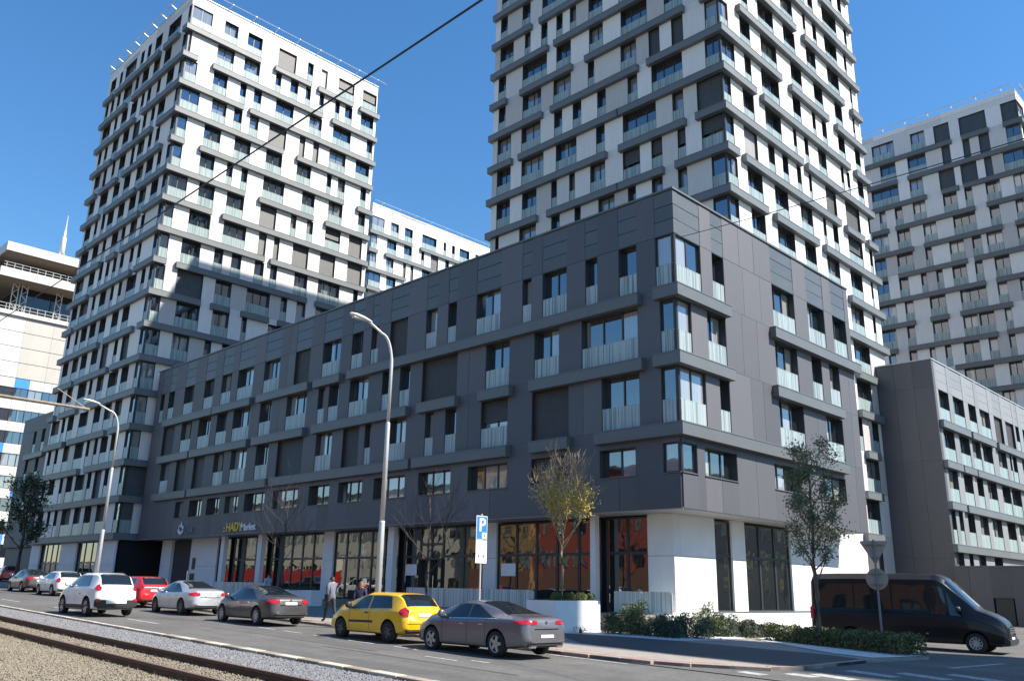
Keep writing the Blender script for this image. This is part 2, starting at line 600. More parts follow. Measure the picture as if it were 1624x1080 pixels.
def shared_box(name, material, x0, x1, y0, y1, z0, z1, parent=None, bev=0.0, rz=0.0):
    """box object placed by its corner; mesh copies keyed by (size, material)"""
    key = (fl2(x1 - x0), fl2(y1 - y0), fl2(z1 - z0), bev, material)
    if key not in _box_cache:
        me = box_mesh(x1 - x0, y1 - y0, z1 - z0, bev).copy()
        me.materials.append(MATS[material])
        _box_cache[key] = me
    return link(name, _box_cache[key], None, parent, (x0, y0, z0), rz)


def text_mesh(body, size, depth=0.02, align='LEFT', bold=0.0):
    cu_ = bpy.data.curves.new('text', 'FONT')
    cu_.body = body
    cu_.size = size
    cu_.extrude = depth
    cu_.offset = bold
    cu_.align_x = align
    o = bpy.data.objects.new('text_tmp', cu_)
    COL.objects.link(o)
    dg = bpy.context.evaluated_depsgraph_get()
    me = bpy.data.meshes.new_from_object(o.evaluated_get(dg))
    bpy.data.objects.remove(o)
    me.materials.clear()
    return me


def structure(name, mb, material, parent=None):
    o = mb.obj(name, material, parent)
    if parent is None:
        o['kind'] = 'structure'
    return o


def sheet(name, poly, material, lift=0.0):
    """flat polygon lying on the sloping ground"""
    mb = MB()
    mb.face([(x, y, gz(x) + lift) for x, y in poly])
    me = mb.mesh(name, fix=False)
    if me.polygons[0].normal.z < 0:
        me.flip_normals()
    o = link(name, me, material)
    o['kind'] = 'structure'
    return o


PAVE = 0.08          # height of the pavement over the road


def SY(v, x):
    """street-wise lateral coordinate: the street runs about 2 degrees off the facade"""
    return v - 0.03 * (x + 20.0)


def strip(name, v0, v1, x0, x1, material, lift):
    return sheet(name, [(x0, SY(v0, x0)), (x1, SY(v0, x1)), (x1, SY(v1, x1)), (x0, SY(v1, x0))], material, lift)
FACADE_READ = {
 'BL': {'w': {0:'-71.01/-70.28/w -69.45/-68.39/w -66.57/-64.91/w -63.1/-61.55/w -60.35/-58.8/w -57.85/-55.56/w -54.07/-51.96/w -50.03/-48.18/b -46.7/-44.64/w -43.48/-42.29/w -41.45/-40.7/w -39.59/-37.93/b -36.28/-35.29/w -34.39/-33.66/w -32.1/-30.23/w -28.69/-28.03/w -27.3/-25.68/w -24.54/-23.77/w -22.55/-21.51/w -20.51/-19.55/c', 1:'-69.61/-67.52/b -66.29/-64.54/w -63.37/-61.42/w -60.43/-58.78/w -57.93/-55.48/w -54.13/-52.57/w -50.63/-48.16/w -46.84/-46.05/w -45.63/-44.52/w -43.38/-41.44/w -40.08/-39.42/w -38.42/-37.45/w -36.39/-33.44/b -31.25/-29.5/w -27.81/-26.16/w -24.78/-21.52/w -20.35/-19.54/c', 2:'-69.17/-67.67/w -66.43/-64.69/b -63.42/-61.68/b -60.19/-58.66/w -57.63/-55.38/w -54.09/-52.42/w -51.28/-48.14/b -46.68/-44.87/w -43.73/-42.05/b -41.49/-40.81/w -39.31/-37.59/w -35.95/-35.21/w -34.28/-33.38/w -31.5/-29.55/h -27.92/-25.56/b -23.62/-21.5/w -20.39/-19.6/c', 3:'-65.68/-64.39/w -63.34/-61.31/w -60.52/-58.61/w -57.77/-55.88/w -55.01/-52.33/w -51.29/-48.24/w -47.01/-44.73/w -43.8/-41.39/w -40.3/-37.44/w -36.31/-33.65/w -32.35/-29.51/w -27.91/-25.59/h -23.76/-21.78/w -20.4/-19.63/c', },
   'l': {0:'-69.45/-60.96 -60.83/-55.21 -54.3/-47.79 -47.12/-44.19 -43.37/-21.29 -20.48/-19.12', 1:'-69.56/-64.05 -63.77/-55.08 -54.38/-47.91 -46.89/-37.35 -36.41/-33.23 -31.49/-29.22 -27.88/-21.16 -20.58/-19.15', 2:'-69.56/-63.65 -63.39/-51.97 -51.48/-36.87 -36.6/-29.34 -27.82/-25.41 -23.84/-19.17', },
   },
 'BR': {'w': {0:'29.81/31.72/c 32.67/33.71/w 38.3/40.68/w 42.17/44.2/w 45.22/46.97/w', 1:'29.73/30.77/c 32.03/33.62/w 38.24/40.59/w 42.17/43.35/w 44.25/45.5/w', 2:'29.63/31.7/c 32.83/33.68/w 38.21/40.83/w 43.31/45.37/w', 3:'29.54/30.79/c 31.36/33.99/w 37.36/39.75/w 42.36/45.1/w', },
   'l': {0:'29.42/33.68 37.83/48.04', 1:'29.42/33.73 37.7/45.17', 2:'29.41/45.09', },
   },
 'T2L': {'w': {0:'-47.14/-43.89/w', 1:'-47.19/-46.32/w -44.53/-43.56/w -42.2/-39.32/w -38.81/-38.06/w', 2:'-47.17/-45.52/w -44.19/-43.5/w -42.29/-41.56/w -40.59/-39.88/w -39.12/-38.44/w -37.16/-35.73/w -34.17/-32.82/w', 3:'-47.29/-46.36/w -44.4/-41.6/w -40.57/-39/w -37.12/-35.71/w -34/-31.55/w -30.04/-28.47/w -26.76/-25.54/c', 4:'-47.19/-46.34/w -44.34/-42.21/w -40.87/-39/w -37.26/-36.61/w -34.06/-32.6/w -31.48/-30.5/b -29.49/-28.5/b -26.72/-25.65/c', 5:'-47.23/-45.6/w -44.41/-42.24/w -40.78/-39.91/w -38.82/-37.93/w -36.36/-35.51/w -33.47/-32.57/w -31.32/-28.68/w -26.83/-25.64/c', 6:'-47.2/-45.57/w -44.34/-41.88/w -40.57/-38.43/w -36.5/-35.66/w -33.97/-31.01/w -29.63/-28.71/w -27.63/-25.67/b', 7:'-47.16/-45.57/w -44.21/-42.6/w -41.04/-40.43/w -39.18/-38.59/w -37.1/-35.65/w -34.03/-32.49/h -31.51/-30.57/h -29.31/-28.65/h -27.4/-25.62/h', 8:'-47.2/-46.79/w -44.46/-42.62/w -41.02/-40.12/w -38.65/-38.02/w -36.35/-34.83/w -33.63/-32.91/w -31.56/-30.63/w -29.39/-28.64/w -26.75/-25.62/c', 9:'-47.09/-46.69/w -44.39/-42.57/w -40.99/-40.1/w -38.66/-38.04/w -36.38/-34.89/w -33.7/-32.99/w -31.65/-30.74/w -29.51/-28.78/w -26.78/-25.66/c', },
   'l': {0:'-47.91/-43.3', 1:'-47.95/-43.25 -42.3/-36.12', 2:'-48.01/-41.34 -40.63/-30.6', 3:'-48.02/-46.09 -44.42/-38.74 -37.36/-28.28 -26.93/-25.34', 4:'-48.05/-41.92 -40.96/-32.36 -31.52/-25.46', 5:'-48.05/-45.29 -44.48/-34.16 -34.25/-25.36', 6:'-48.1/-35.39 -34.2/-28.48 -27.64/-25.31', 7:'-48.12/-42.36 -41.25/-34.28 -34.36/-30.41 -29.41/-25.26', 8:'-48.14/-40.91 -28.56/-25.27', 9:'-48.15/-36.37 -35.52/-25.32', },
   },
 'T2R': {'w': {0:'67.32/67.9/w', 1:'63.79/65.17/w 66.29/67.15/w', 2:'58.63/59.5/w 60/61.01/w 62.71/65.56/w 67.12/67.7/w', 3:'54.89/56.97/w 58.76/59.25/w 60.5/61.26/w 62.69/65.11/w 66.51/67.07/w', 4:'48.63/49.62/w 51.04/53.48/w 55.03/56.98/w 58.88/60.61/w 62.66/64.93/w 67.16/67.58/w', 5:'45.33/46.61/c 48.21/49.68/w 51.19/53.62/w 55.83/57.68/w 59.72/61.34/w 63.54/65.01/w 67.08/67.51/w', 6:'45.15/47.24/c 48.56/49.53/w 50.93/53.63/w 55.72/57.08/w 58.96/59.57/w 60.67/61.55/w 63.61/64.94/w 66.86/67.99/w', 7:'45.4/46.48/c 48.04/49.57/w 51.15/53.53/w 55.37/55.93/w 57.17/57.86/w 59.48/60.93/w 63.55/64.11/w 64.69/65.27/w 66.75/67.97/w', 8:'45.52/46.57/c 47.85/49.7/g 51.18/52.17/w 53.29/54.2/w 55.49/56.21/w 57.43/57.93/w 60.24/62.12/b 63.78/66.53/b 68.2/68.66/w', 9:'45.6/46.75/c 48.02/50.06/w 51.76/53.76/w 55.61/57.54/w 59.3/59.82/w 60.99/61.93/w 63.72/66.45/h 67.8/68.41/w', 10:'45.31/46.62/c 48.21/50.09/w 51.78/54.33/w 55.83/57.64/w 59.39/61.6/w 63.5/65.77/w 67.39/67.85/w', 11:'58.69/61.15/w 62.95/65.36/w 67.04/67.62/w', 12:'56.97/57.9/w 59.08/61.54/w 62.82/65.77/w', 13:'62.69/65.33/w', 14:'62.28/63.05/w 64.78/65.98/w', 15:'63.03/65.4/w', 16:'62.44/64.76/w', 17:'61.74/64.53/b', 18:'58.25/61.04/w', },
   'l': {0:'62.76/68.26', 1:'62.22/68.36', 2:'56.38/68.46', 3:'50.9/56.74 58.17/68.53', 4:'47.76/64.92 66.59/68.59', 5:'44.8/53.6 55.14/61.44 62.99/68.76', 6:'45.05/49.51 50.5/64.91 66.09/69.01', 7:'45.13/56.1 56.83/68.93', 8:'45.06/46.59 47.37/61.98 63.08/66.39 67.14/69.04', 9:'45.23/50.05 51.21/57.65 58.78/69.02', 10:'62.59/69.02', 11:'56.62/69.02', 12:'62.59/65.97', 13:'62.43/66.56', 14:'62.93/65.15', 15:'62.08/64.93', 16:'61.38/64.28', 17:'56.34/60.93', 18:'55.32/60.23', },
   },
 'T1R': {'w': {0:'28.76/30.4/c 31.68/33.17/w 34.22/35.89/w 37.79/39.94/b 41.3/42.03/w 43.03/43.84/g 45.29/47.4/h 48.56/50.48/h', 1:'28.34/28.61/c 31.27/33.07/w 34.16/35.93/w 37.74/38.42/w 39.49/40.44/w 41.34/41.99/w 43.05/43.65/w 45.08/45.69/w 46.39/47.37/w 48.52/50.27/w', 2:'28.47/29.52/c 31.2/32.69/w 34.05/34.74/w 35.56/36.44/w 38.07/40.18/w 42.09/43.67/w 45.08/47.42/w 49.56/50.36/w', 3:'28.34/30.12/c 31.41/32.94/w 33.72/34.63/w 35.43/36.43/w 37.61/39.62/b 41.18/41.88/b 42.84/43.56/b 44.88/46.99/w 48.31/50.16/w', 4:'27.93/29.25/c 30.98/32.7/w 34.14/35.89/w 37.59/39.44/w 41.17/42.88/w 44.83/45.43/w 46.23/47.18/w 49.2/49.97/w', 5:'28.18/29.18/c 30.94/32.42/w 33.67/34.33/w 35.22/35.9/w 37.62/40/w 42.1/43.62/w 45.31/47.11/w 49.17/50.08/w', 6:'28.13/30.08/c 31.21/32.79/w 34.03/35.85/w 37.61/39.43/b 41.05/41.72/w 42.96/43.72/w 45.2/47.11/h 48.19/49.91/b', 7:'27.76/29.18/c 30.63/32.74/w 34.07/36.42/w 37.78/38.64/b 39.46/40.1/b 41.6/43.45/b 44.84/46.72/b 48.25/50.15/b', 8:'27.98/29.14/c 30.32/32.13/w 33.48/34.38/w 35.24/36.27/w 37.66/38.68/w 39.37/40.13/w 42.09/43.62/w 44.87/47.51/w 49.25/49.86/w', 9:'28.02/29.16/c 30.27/32.77/b 33.96/35.6/w 37.17/39.65/w 40.86/41.57/w 42.64/43.68/w 44.85/46.68/w 47.72/48.77/w', 10:'28.06/29.13/c 30.57/32.79/w 34.02/35.69/w 36.98/37.52/w 39.75/41.24/w 42.3/43.25/w', 11:'27.74/29.5/c 30.63/32.18/w 33.63/34.29/w 35.32/36.16/w', 12:'27.63/29.49/c 31.13/32.48/w', 13:'27.79/29.22/c', 14:'28.18/29.06/c', 15:'28.46/30.1/b', 16:'28.49/29.29/c', },
   'l': {0:'28.1/35.82 37.46/41.71 42.7/47.24 48.17/50.81', 1:'28.07/29.34 30.91/43.52 44.73/50.67', 2:'28.05/34.57 35.21/50.69', 3:'28.04/39.34 40.95/50.56', 4:'27.93/29.2 30.7/47.03 48.82/50.8', 5:'27.89/35.73 37.27/43.5 44.98/50.61', 6:'27.85/32.66 33.72/50.64', 7:'27.83/38.51 39.15/50.54', 8:'27.77/29.05 29.97/43.58 44.63/46.98', 9:'27.81/32.65 33.67/35.45 36.74/39.63 40.66/44.12', 10:'27.63/38.62', 11:'27.73/32.72', 12:'27.76/30.43', 13:'27.77/30.08', 14:'27.96/30.28', 15:'28/30.69', 16:'28.28/30.69', },
   },
 'T1L': {'w': {0:'-92.61/-91.13/w -90.11/-89.33/w -88.54/-85.63/w -84.56/-83.68/w -82.85/-81.94/w -80.93/-79.3/w -77.84/-75.02/w -73.43/-72.54/w', },
   'l': {0:'-93.38/-90.7 -90.12/-78.92 -77.83/-74.66 -73.52/-72.08', 1:'-93.42/-86.21 -84.59/-71.81', 2:'-93.59/-83.03 -81.11/-72.18', 3:'-93.58/-87.89 -86.92/-78.04 -76.73/-72.31', 4:'-93.86/-91.01 -90/-85.4 -83.93/-74.99', 5:'-93.81/-88.95 -87.4/-79.7 -79.09/-72.64', 6:'-93.88/-91.19 -90.75/-77.96 -77.13/-72.61', 7:'-93.79/-86.28 -84.54/-82.32 -81.06/-72.66', 8:'-93.82/-88.39 -87.27/-77.8 -76.86/-72.92', 9:'-93.98/-91.12 -90.39/-72.93', 10:'-93.8/-83.23 -81.7/-75.25 -74.02/-73.15', 11:'-93.6/-88.46 -87.62/-79.79 -78.94/-72.79', 12:'-96.02/-92.06 -90.68/-86.07 -83.89/-73.07', 13:'-93.42/-88.28 -86.98/-78.03 -77.08/-72.78', 14:'-93.34/-83.15 -81.51/-72.34', 15:'-93.23/-90.77 -90.43/-72.25', 16:'-93.05/-72.13', },
   },
 'T4': {'w': {0:'-36.2/-33.51/w -31.49/-29.85/w -28.8/-27.06/b -25.97/-23.1/b -21.48/-20.19/b', 1:'-35.45/-33.57/w -32.15/-30.02/w -28.19/-27.25/b -25.87/-25.11/b -24.13/-23.03/b -21.29/-20.08/c', 2:'-36.79/-33.54/w -32.22/-30.68/w -28.85/-27.14/b -26.45/-24.72/b -23.91/-23.11/b -21.96/-20.12/w', 3:'-36.13/-35.37/w -34.27/-33.36/w -32.13/-30.69/w -28.72/-27.19/w -26.36/-25.54/w -24.14/-22.63/w -21.28/-20.34/w', 4:'-37.3/-35.35/w -34.31/-32.78/w -31.27/-29.8/w -27.95/-25.54/w -24.1/-23.06/w -21.45/-20.59/w', 5:'-37.42/-35.92/w -34.62/-32.76/w -31.36/-30.62/w -28.7/-27.13/w -26.29/-25.3/w -24.78/-23.15/w -21.7/-20.85/w', 6:'-37.45/-35.88/w -34.68/-33.59/w -32.18/-31.53/w -30.48/-29.76/w -28.73/-27.19/w -26.35/-25.52/w -24.34/-22.81/w', 7:'-37.4/-35.34/w -34.33/-33.33/w -31.54/-29.79/w -28.24/-25.52/w -24.42/-23.41/w -22.2/-21.5/w', 8:'-37.52/-35.65/w -34.4/-33.49/w -31.55/-29.82/w -28.29/-26.78/w -26.63/-25.09/w -24.08/-23.37/w', 9:'-36.8/-35.96/w -34.47/-33.57/w -32.21/-31.58/w -30.56/-29.87/w -28.57/-26.93/w -26.05/-25.11/w -24.04/-23.41/w', 10:'-34.14/-32.55/w -30.68/-29.76/w -28.85/-25.85/w -24.43/-23.11/w', 11:'-30.72/-29.81/w -28.33/-26.87/w -25.45/-24.19/w', },
   'l': {0:'-37.36/-26.97 -25.82/-22.97 -21.44/-19.66', 1:'-37.47/-33.52 -32.27/-19.66', 2:'-36.89/-30.41 -28.68/-26.83 -26.3/-19.48', 3:'-37.18/-35.14 -34.31/-25.47 -24.23/-19.88', 4:'-37.14/-32.57 -31.32/-23.01 -21.71/-20', 5:'-36.82/-35.95 -34.58/-26.98 -26.22/-20.4', 6:'-37.47/-25.46 -24.36/-20.8', 7:'-37.59/-33.29 -31.6/-29.62 -28.39/-23.16', 8:'-36.52/-35.6 -34.36/-24.97 -24.04/-21.6', 9:'-37.68/-32.27 -29.63/-22', 10:'-35.81/-22.4', 11:'-31.4/-22.8', },
   },
 'T3': {'w': {0:'70.4/72.28/c 73.53/75.08/w 76.26/77.86/w 79.8/82.82/w 84.31/84.85/w 86.15/86.81/w 87.81/90.05/w 91.42/92.81/w', 1:'70.26/71.1/c 72.98/74.81/w 76.27/77.86/w 79.78/80.39/w 81.74/83.31/b 84.8/85.66/w 86.85/88.17/w', 2:'70.32/71.15/c 73.02/74.45/w 76.28/76.87/b 77.76/78.36/b 80.07/81.71/w 83.58/84.85/w', 3:'70.28/72.12/c 73.24/75.05/w 76.88/78.46/w', },
   'l': {0:'69.92/77.71 79.43/87.83', 1:'69.88/71.17 72.67/82.61', 2:'69.85/76.73 78.11/82.16', 3:'69.82/72.01 73.12/78.31', },
   },
 'KR': {'w': {0:'67.34/69.5/w 70.43/72.93/w 73.98/75.88/w 76.78/79.4/w 80.53/82.86/b 83.76/86.24/b 86.75/87.85/w 88.97/91.55/w 92.96/95.13/w', 1:'67.34/69.72/w 70.75/73.17/w 73.76/75.81/w 76.23/78.82/w 80.34/82.67/w 83.57/84.18/w 84.48/85.73/w 87.32/89.97/w', 2:'67.39/69.41/w 70.66/72.73/w 73.72/75.25/w 76.29/78.72/w 80.12/82.44/w 82.74/85.5/w 87.09/89.06/w', 3:'66.99/67.86/w 68.53/69.44/w 70.45/72.02/w 73.25/75.27/w 76.05/78.75/w 80.15/82.48/w 83.08/86.18/w', 4:'66.98/68.53/w 69.66/70.59/w 71.78/73.49/w 75.53/77.65/w', },
   'l': {0:'66.76/72.8 73.3/79.13 79.97/97.58', 1:'66.6/69.97 70.21/73.11 73.36/95.81', 2:'66.41/69.53 70/94.04', 3:'66.41/78.94 78.94/92.27', },
   },
}

for _k in FACADE_READ:
    for _q in ('w', 'l'):
        d_ = {}
        for lev, txt in FACADE_READ[_k][_q].items():
            rows = []
            for tok in txt.split():
                p = tok.split('/')
                rows.append((float(p[0]), float(p[1]), p[2] if len(p) > 2 else ''))
            d_[lev] = sorted(rows)
        FACADE_READ[_k][_q] = d_


def complement(iv, a, b, minw=0.12):
    out, cur = [], a
    for x0, x1 in sorted(iv):
        if x0 - cur > minw:
            out.append((cur, min(x0, b)))
        cur = max(cur, x1)
    if b - cur > minw:
        out.append((cur, b))
    return out


_win = {}


def window_frame_mesh(w, h, n, rec, mat_='frame'):
    key = ('f', round(w, 2), round(h, 2), n, rec)
    if key not in _win:
        mb = MB()
        t = 0.065
        y0, y1 = rec, rec + 0.09
        mb.box(0, w, y0, y1, h - t, h)
        mb.box(0, w, y0, y1, 0, t)
        mb.box(0, t, y0 + .001, y1, t, h - t)
        mb.box(w - t, w, y0 + .001, y1, t, h - t)
        if rec > .05:
            # lining of the reveal, dark to carry the shade inside the opening too
            mb.box(0.002, .03, .012, y0 - .002, 0, h)
            mb.box(w - .03, w - .002, .012, y0 - .002, 0, h)
            mb.box(.031, w - .031, .012, y0 - .002, h - .03, h - .002)
        for i in range(1, n):
            x = w * i / n
            mb.box(x - t * .6, x + t * .6, y0 + .002, y1, t, h - t)
        me = mb.mesh('window')
        me.materials.append(MATS[mat_])
        _win[key] = me
    return _win[key]


def pane_mesh(w, h, rec, material, a=0.0, b=1.0):
    key = ('p', round(w, 2), round(h, 2), rec, material, round(a, 2), round(b, 2))
    if key not in _win:
        mb = MB()
        y = rec + 0.045
        mb.face([(w * a + .05, y, .05), (w * b - .05, y, .05), (w * b - .05, y, h - .05), (w * a + .05, y, h - .05)])
        me = mb.mesh('pane', fix=False)
        me.materials.append(MATS[material])
        _win[key] = me
    return _win[key]


def blind_mesh(w, z0, z1, y, material):
    key = ('b', round(w, 2), round(z0, 2), round(z1, 2), y, material)
    if key not in _win:
        mb = MB()
        n = max(3, int((z1 - z0) / 0.13))
        for i in range(n):
            a = z0 + (z1 - z0) * i / n
            c = z0 + (z1 - z0) * (i + 1) / n
            mb.face([(.03, y, a), (w - .03, y, a), (w - .03, y + .022, c - .004), (.03, y + .022, c - .004)])
        me = mb.mesh('blind', fix=False)
        me.materials.append(MATS[material])
        _win[key] = me
    return _win[key]


class Face:
    """a facade plane: kind 'Y' looks towards -Y at y=c, kind 'X' looks towards +X at x=c"""

    def __init__(s, kind, c, root):
        s.kind, s.c, s.root = kind, c, root
        s.rz = 0.0 if kind == 'Y' else math.pi / 2

    def at(s, u, z, y=0.0):
        r = s.root.location
        p = Vector((u, s.c + y, z)) if s.kind == 'Y' else Vector((s.c - y, u, z))
        return p - r

    def put(s, name, mesh, u, z, y=0.0):
        return link(name, mesh, None, s.root, s.at(u, z, y), s.rz)

    def board(s, name, material, u0, u1, z0, z1, y0=0.0, y1=0.4, bev=0.0):
        key = (fl2(u1 - u0), fl2(y1 - y0), fl2(z1 - z0), bev, material)
        if key not in _box_cache:
            me = box_mesh(u1 - u0, y1 - y0, z1 - z0, bev).copy()
            me.materials.append(MATS[material])
            _box_cache[key] = me
        return s.put(name, _box_cache[key], u0, z0, y0)

    def window(s, u0, u1, z0, z1, t, st):
        w, h = u1 - u0, z1 - z0
        rec = 0.09 if t == 'c' else st.get('rec', 0.27)
        n = 1 if w < 1.15 else (2 if w < 2.35 else 3)
        fr = s.put('window', window_frame_mesh(w, h, n, rec), u0, z0)
        if t in 'wch':
            if st.get('sash'):
                for i in range(n):
                    link('pane', pane_mesh(w, h, rec, st['glass'], i / n, (i + 1) / n), None, fr)
            else:
                link('pane', pane_mesh(w, h, rec, st['glass']), None, fr)
        if t == 'b':
            link('blind', blind_mesh(w, 0.02, h - .02, rec - .12, st['blind']), None, fr)
        elif t == 'g':
            link('blind', blind_mesh(w, 0.02, h - .02, rec - .12, 'blind_light'), None, fr)
        elif t == 'h':
            link('blind', blind_mesh(w, h * .56, h - .02, rec - .12, st['blind']), None, fr)
        if t in 'wch' and st.get('rail') and h > 2:
            key = ('r', round(w, 2), st['rail'], t == 'c')
            if key not in _win:
                mb = MB()
                k = max(1, int(round(w / 1.7)))
                y = 0.03
                for i in range(k):
                    mb.box(w * i / k + .015, w * (i + 1) / k - .015, y, y + .022, 0.03, 1.02)
                mb.box(0.0, w, y - .004, y + .03, 1.02, 1.05)
                me = mb.mesh('balustrade')
                me.materials.append(MATS[st['rail']])
                _win[key] = me
            link('balustrade', _win[key], None, fr)
        return fr

    def ledge(s, u0, u1, ztop, material, proud=0.33, dz=0.0, h=0.55):
        key = ('l', round(u1 - u0, 3), material, round(proud, 3), h)
        if key not in _win:
            mb = MB()
            w = round(u1 - u0, 3)
            mb.box(0, w, -proud, .398, -h, -.05)
            mb.box(-.012, w + .012, -proud - .018, .396, -.05, 0)
            me = mb.mesh('ledge')
            me.materials.append(MATS[material])
            _win[key] = me
        return s.put('ledge', _win[key], u0, ztop + dz)


def split(u0, u1, maxw, gap=0.012):
    if not maxw or u1 - u0 <= maxw * 1.25:
        return [(u0, u1)]
    n = max(2, int(round((u1 - u0) / maxw)))
    # uneven board widths, as laid on the building
    ws = [rnd.uniform(.7, 1.3) for _ in range(n)]
    t = sum(ws)
    out, c = [], u0
    for i, w in enumerate(ws):
        e = c + (u1 - u0) * w / t
        out.append((c + (gap / 2 if i else 0), e - (gap / 2 if i < n - 1 else 0)))
        c = e
    return out


def facade(face, data, z0, ua, ub, st, levels=None, umin=None, corner=None, H=3.0):
    """corner: 'hi' / 'lo' - the end of the face that meets the neighbouring face"""
    for k in sorted(data['w']):
        zb = z0 - H * k
        a = ua if not umin or k not in umin else umin[k]
        lo, hi = st.get('sill', {}).get(k, (0.0, H - .55))
        wins = []
        for x0, x1, t in data['w'][k]:
            if corner == 'hi' and x1 > ub - 0.55:
                x1, t = ub - 0.07, ('c' if t == 'w' else t)
            if corner == 'lo' and x0 < ua + 0.75:
                x0, t = ua + 0.07, ('c' if t == 'w' else t)
            x0, x1 = max(x0, a), min(x1, ub)
            if x1 - x0 > .35:
                wins.append((x0, x1, t))
        led = [(p[0], p[1]) for p in data['l'].get(k - 1, [])]
        for x0, x1, t in wins:
            face.window(x0, x1, zb + lo, zb + hi, t, st)
            if k > 0:
                for c0, c1 in complement(led, x0, x1, .05):
                    face.board('lintel', st['board'], c0, c1, zb + H - .55, zb + H, 0.003)
            if lo > 0:
                for c0, c1 in split(x0, x1, st.get('maxw')):
                    face.board('panel', st['board'], c0, c1, zb - st.get('drop', 0), zb + lo, 0.0)
                face.board('window_sill', 'dark_ledge_metal', x0 - .04, x1 + .04, zb + lo - .03, zb + lo + .002, -.05, .25)
                face.board('lintel', st['board'], x0, x1, zb + hi, zb + H - .5, 0.003)
        pa = a
        if corner == 'lo' and a == ua:
            pa = ua + .402
        for p0, p1 in complement([(w[0], w[1]) for w in wins], pa, ub, .1):
            top = zb + H if k > 0 else zb + (H - .55)
            if corner == 'hi' and p1 > ub - .09 and p0 > ub - .09:
                continue
            z_low = zb - (st.get('drop', 0) if lo > 0 else 0)
            for c0, c1 in split(p0, p1, st.get('maxw')):
                face.board('panel', st['board'], c0, c1, z_low, top - .004, 0.0)
    for k, rows in data['l'].items():
        zt = z0 - H * k
        for x0, x1, _ in rows:
            dz = 0.0
            if corner == 'hi' and x1 > ub - .4:
                x1 = ub + st.get('proud', .33) - .002
            if corner == 'lo' and x0 < ua + .5:
                x0 = ua - st.get('proud', .33) + .002
                dz = -.002
            x0, x1 = max(x0, ua - .4), min(x1, ub + .4)
            face.ledge(x0, x1, zt, st['ledge'], st.get('proud', .33), dz)


def attic(face, material, ua, ub, z0, z1, n):
    for i in range(n):
        a = ua + (ub - ua) * i / n
        b = ua + (ub - ua) * (i + 1) / n
        face.board('parapet_panel', material, a + .006, b - .006, z0, z0 + (z1 - z0) * .52, 0.0)
        face.board('parapet_panel', material, a + .006, b - .006, z0 + (z1 - z0) * .52 + .02, z1, 0.0)


def random_rows(ua, ub, levels, seed, c_hi=True, c_lo=False):
    """windows of a face that is seen too obliquely to read one by one"""
    r = random.Random(seed)
    d = {}
    for k in levels:
        rows, u = [], ua + (0.1 if c_lo else r.uniform(.3, .9))
        while u < ub - 1.5:
            w = r.choice([0.8, 0.85, 1.6, 1.6, 2.2, 0.9])
            if u + w > ub - .9:
                break
            rows.append((u, u + w, 'w' if r.random() > .06 else 'b'))
            u += w + r.choice([0.7, 0.9, 1.1, 1.4])
        if c_hi:
            if rows and rows[-1][1] > ub - 1.9:
                rows.pop()
            rows.append((ub - 1.1, ub - .1, 'w'))
        d[k] = rows
    return d


TOWER = dict(board='white_board', ledge='ledge_metal', glass='glass', rail='rail_glass', blind='blind_tower', rec=.29, proud=.36)
BLOCK = dict(board='charcoal_board', ledge='dark_ledge_metal', glass='glass_dark', rail='rail_glass_block', blind='blind', rec=.30, proud=.32,
             sash=True, maxw=1.5, sill={3: (0.98, 2.22)}, drop=.47)


def core(root, name, material, x0, x1, y0, y1, z0, z1):
    return shared_box(name, material, x0 - root.location.x, x1 - root.location.x, y0 - root.location.y, y1 - root.location.y,
                      z0 - root.location.z, z1 - root.location.z, root)


def roof_rail(root, p0, p1, out, z, n, r=.035):
    """maintenance rail on brackets along a roof edge"""
    p0, p1, out = Vector(p0) - root.location, Vector(p1) - root.location, Vector(out)
    p0.z = p1.z = z - root.location.z
    mb = MB()
    mb.tube([p0 + out, p1 + out], r, 6)
    ra = mb.obj('roof_rail', 'roof_metal', root)
    for i in range(n):
        q = p0.lerp(p1, (i + .5) / n)
        m2 = MB()
        m2.tube([q - out * .3 + Vector((0, 0, -.12)), q + out * 1.12], r * 1.1, 5)
        m2.obj('bracket', 'roof_metal', ra)


# =================================================================== charcoal block in front
blk = thing('apartment_block', 'long charcoal apartment block with a glazed white shop storey at the street corner', 'apartment block', (-45, 38, 0))
core(blk, 'wall', 'dark_core', -72, -19.9, 30.0, 47.2, 5.02, 18.95)
core(blk, 'shop_wall', 'dark_core', -70.5, -21.4, 31.5, 47.0, -.4, 5.0)
bl = Face('Y', 29.6, blk)
br = Face('X', -19.5, blk)
facade(bl, FACADE_READ['BL'], 14.47, -71.9, -19.5, BLOCK, corner='hi')
facade(br, FACADE_READ['BR'], 14.47, 29.6, 47.5, BLOCK, corner='lo')
# attic: slatted fields over the top windows, boards between
for fc, key, ua, ub, cor in ((bl, 'BL', -71.9, -19.5, 'hi'), (br, 'BR', 29.6, 47.5, 'lo')):
    wins = []
    for x0, x1, t in FACADE_READ[key]['w'][0]:
        if cor == 'hi' and x1 > ub - .55:
            x1 = ub
        if cor == 'lo' and x0 < ua + .75:
            x0 = ua + .002
        wins.append((x0, x1))
        y1 = .4
        for i in range(3):
            zz = 16.92 + i * .69
            a_ = ua + .402 if cor == 'lo' and x0 < ua + .1 else x0
            fc.board('slat', 'slate_slat', a_, x1, zz + .012, zz + .678, .02 if i % 2 else .014, .4)
    pa = ua + (.402 if cor == 'lo' else 0)
    for p0, p1 in complement(wins, pa, ub, .1):
        for c0, c1 in split(p0, p1, 1.5):
            fc.board('panel', 'charcoal_board', c0 + .004, c1 - .004, 16.93, 18.99, 0.0)
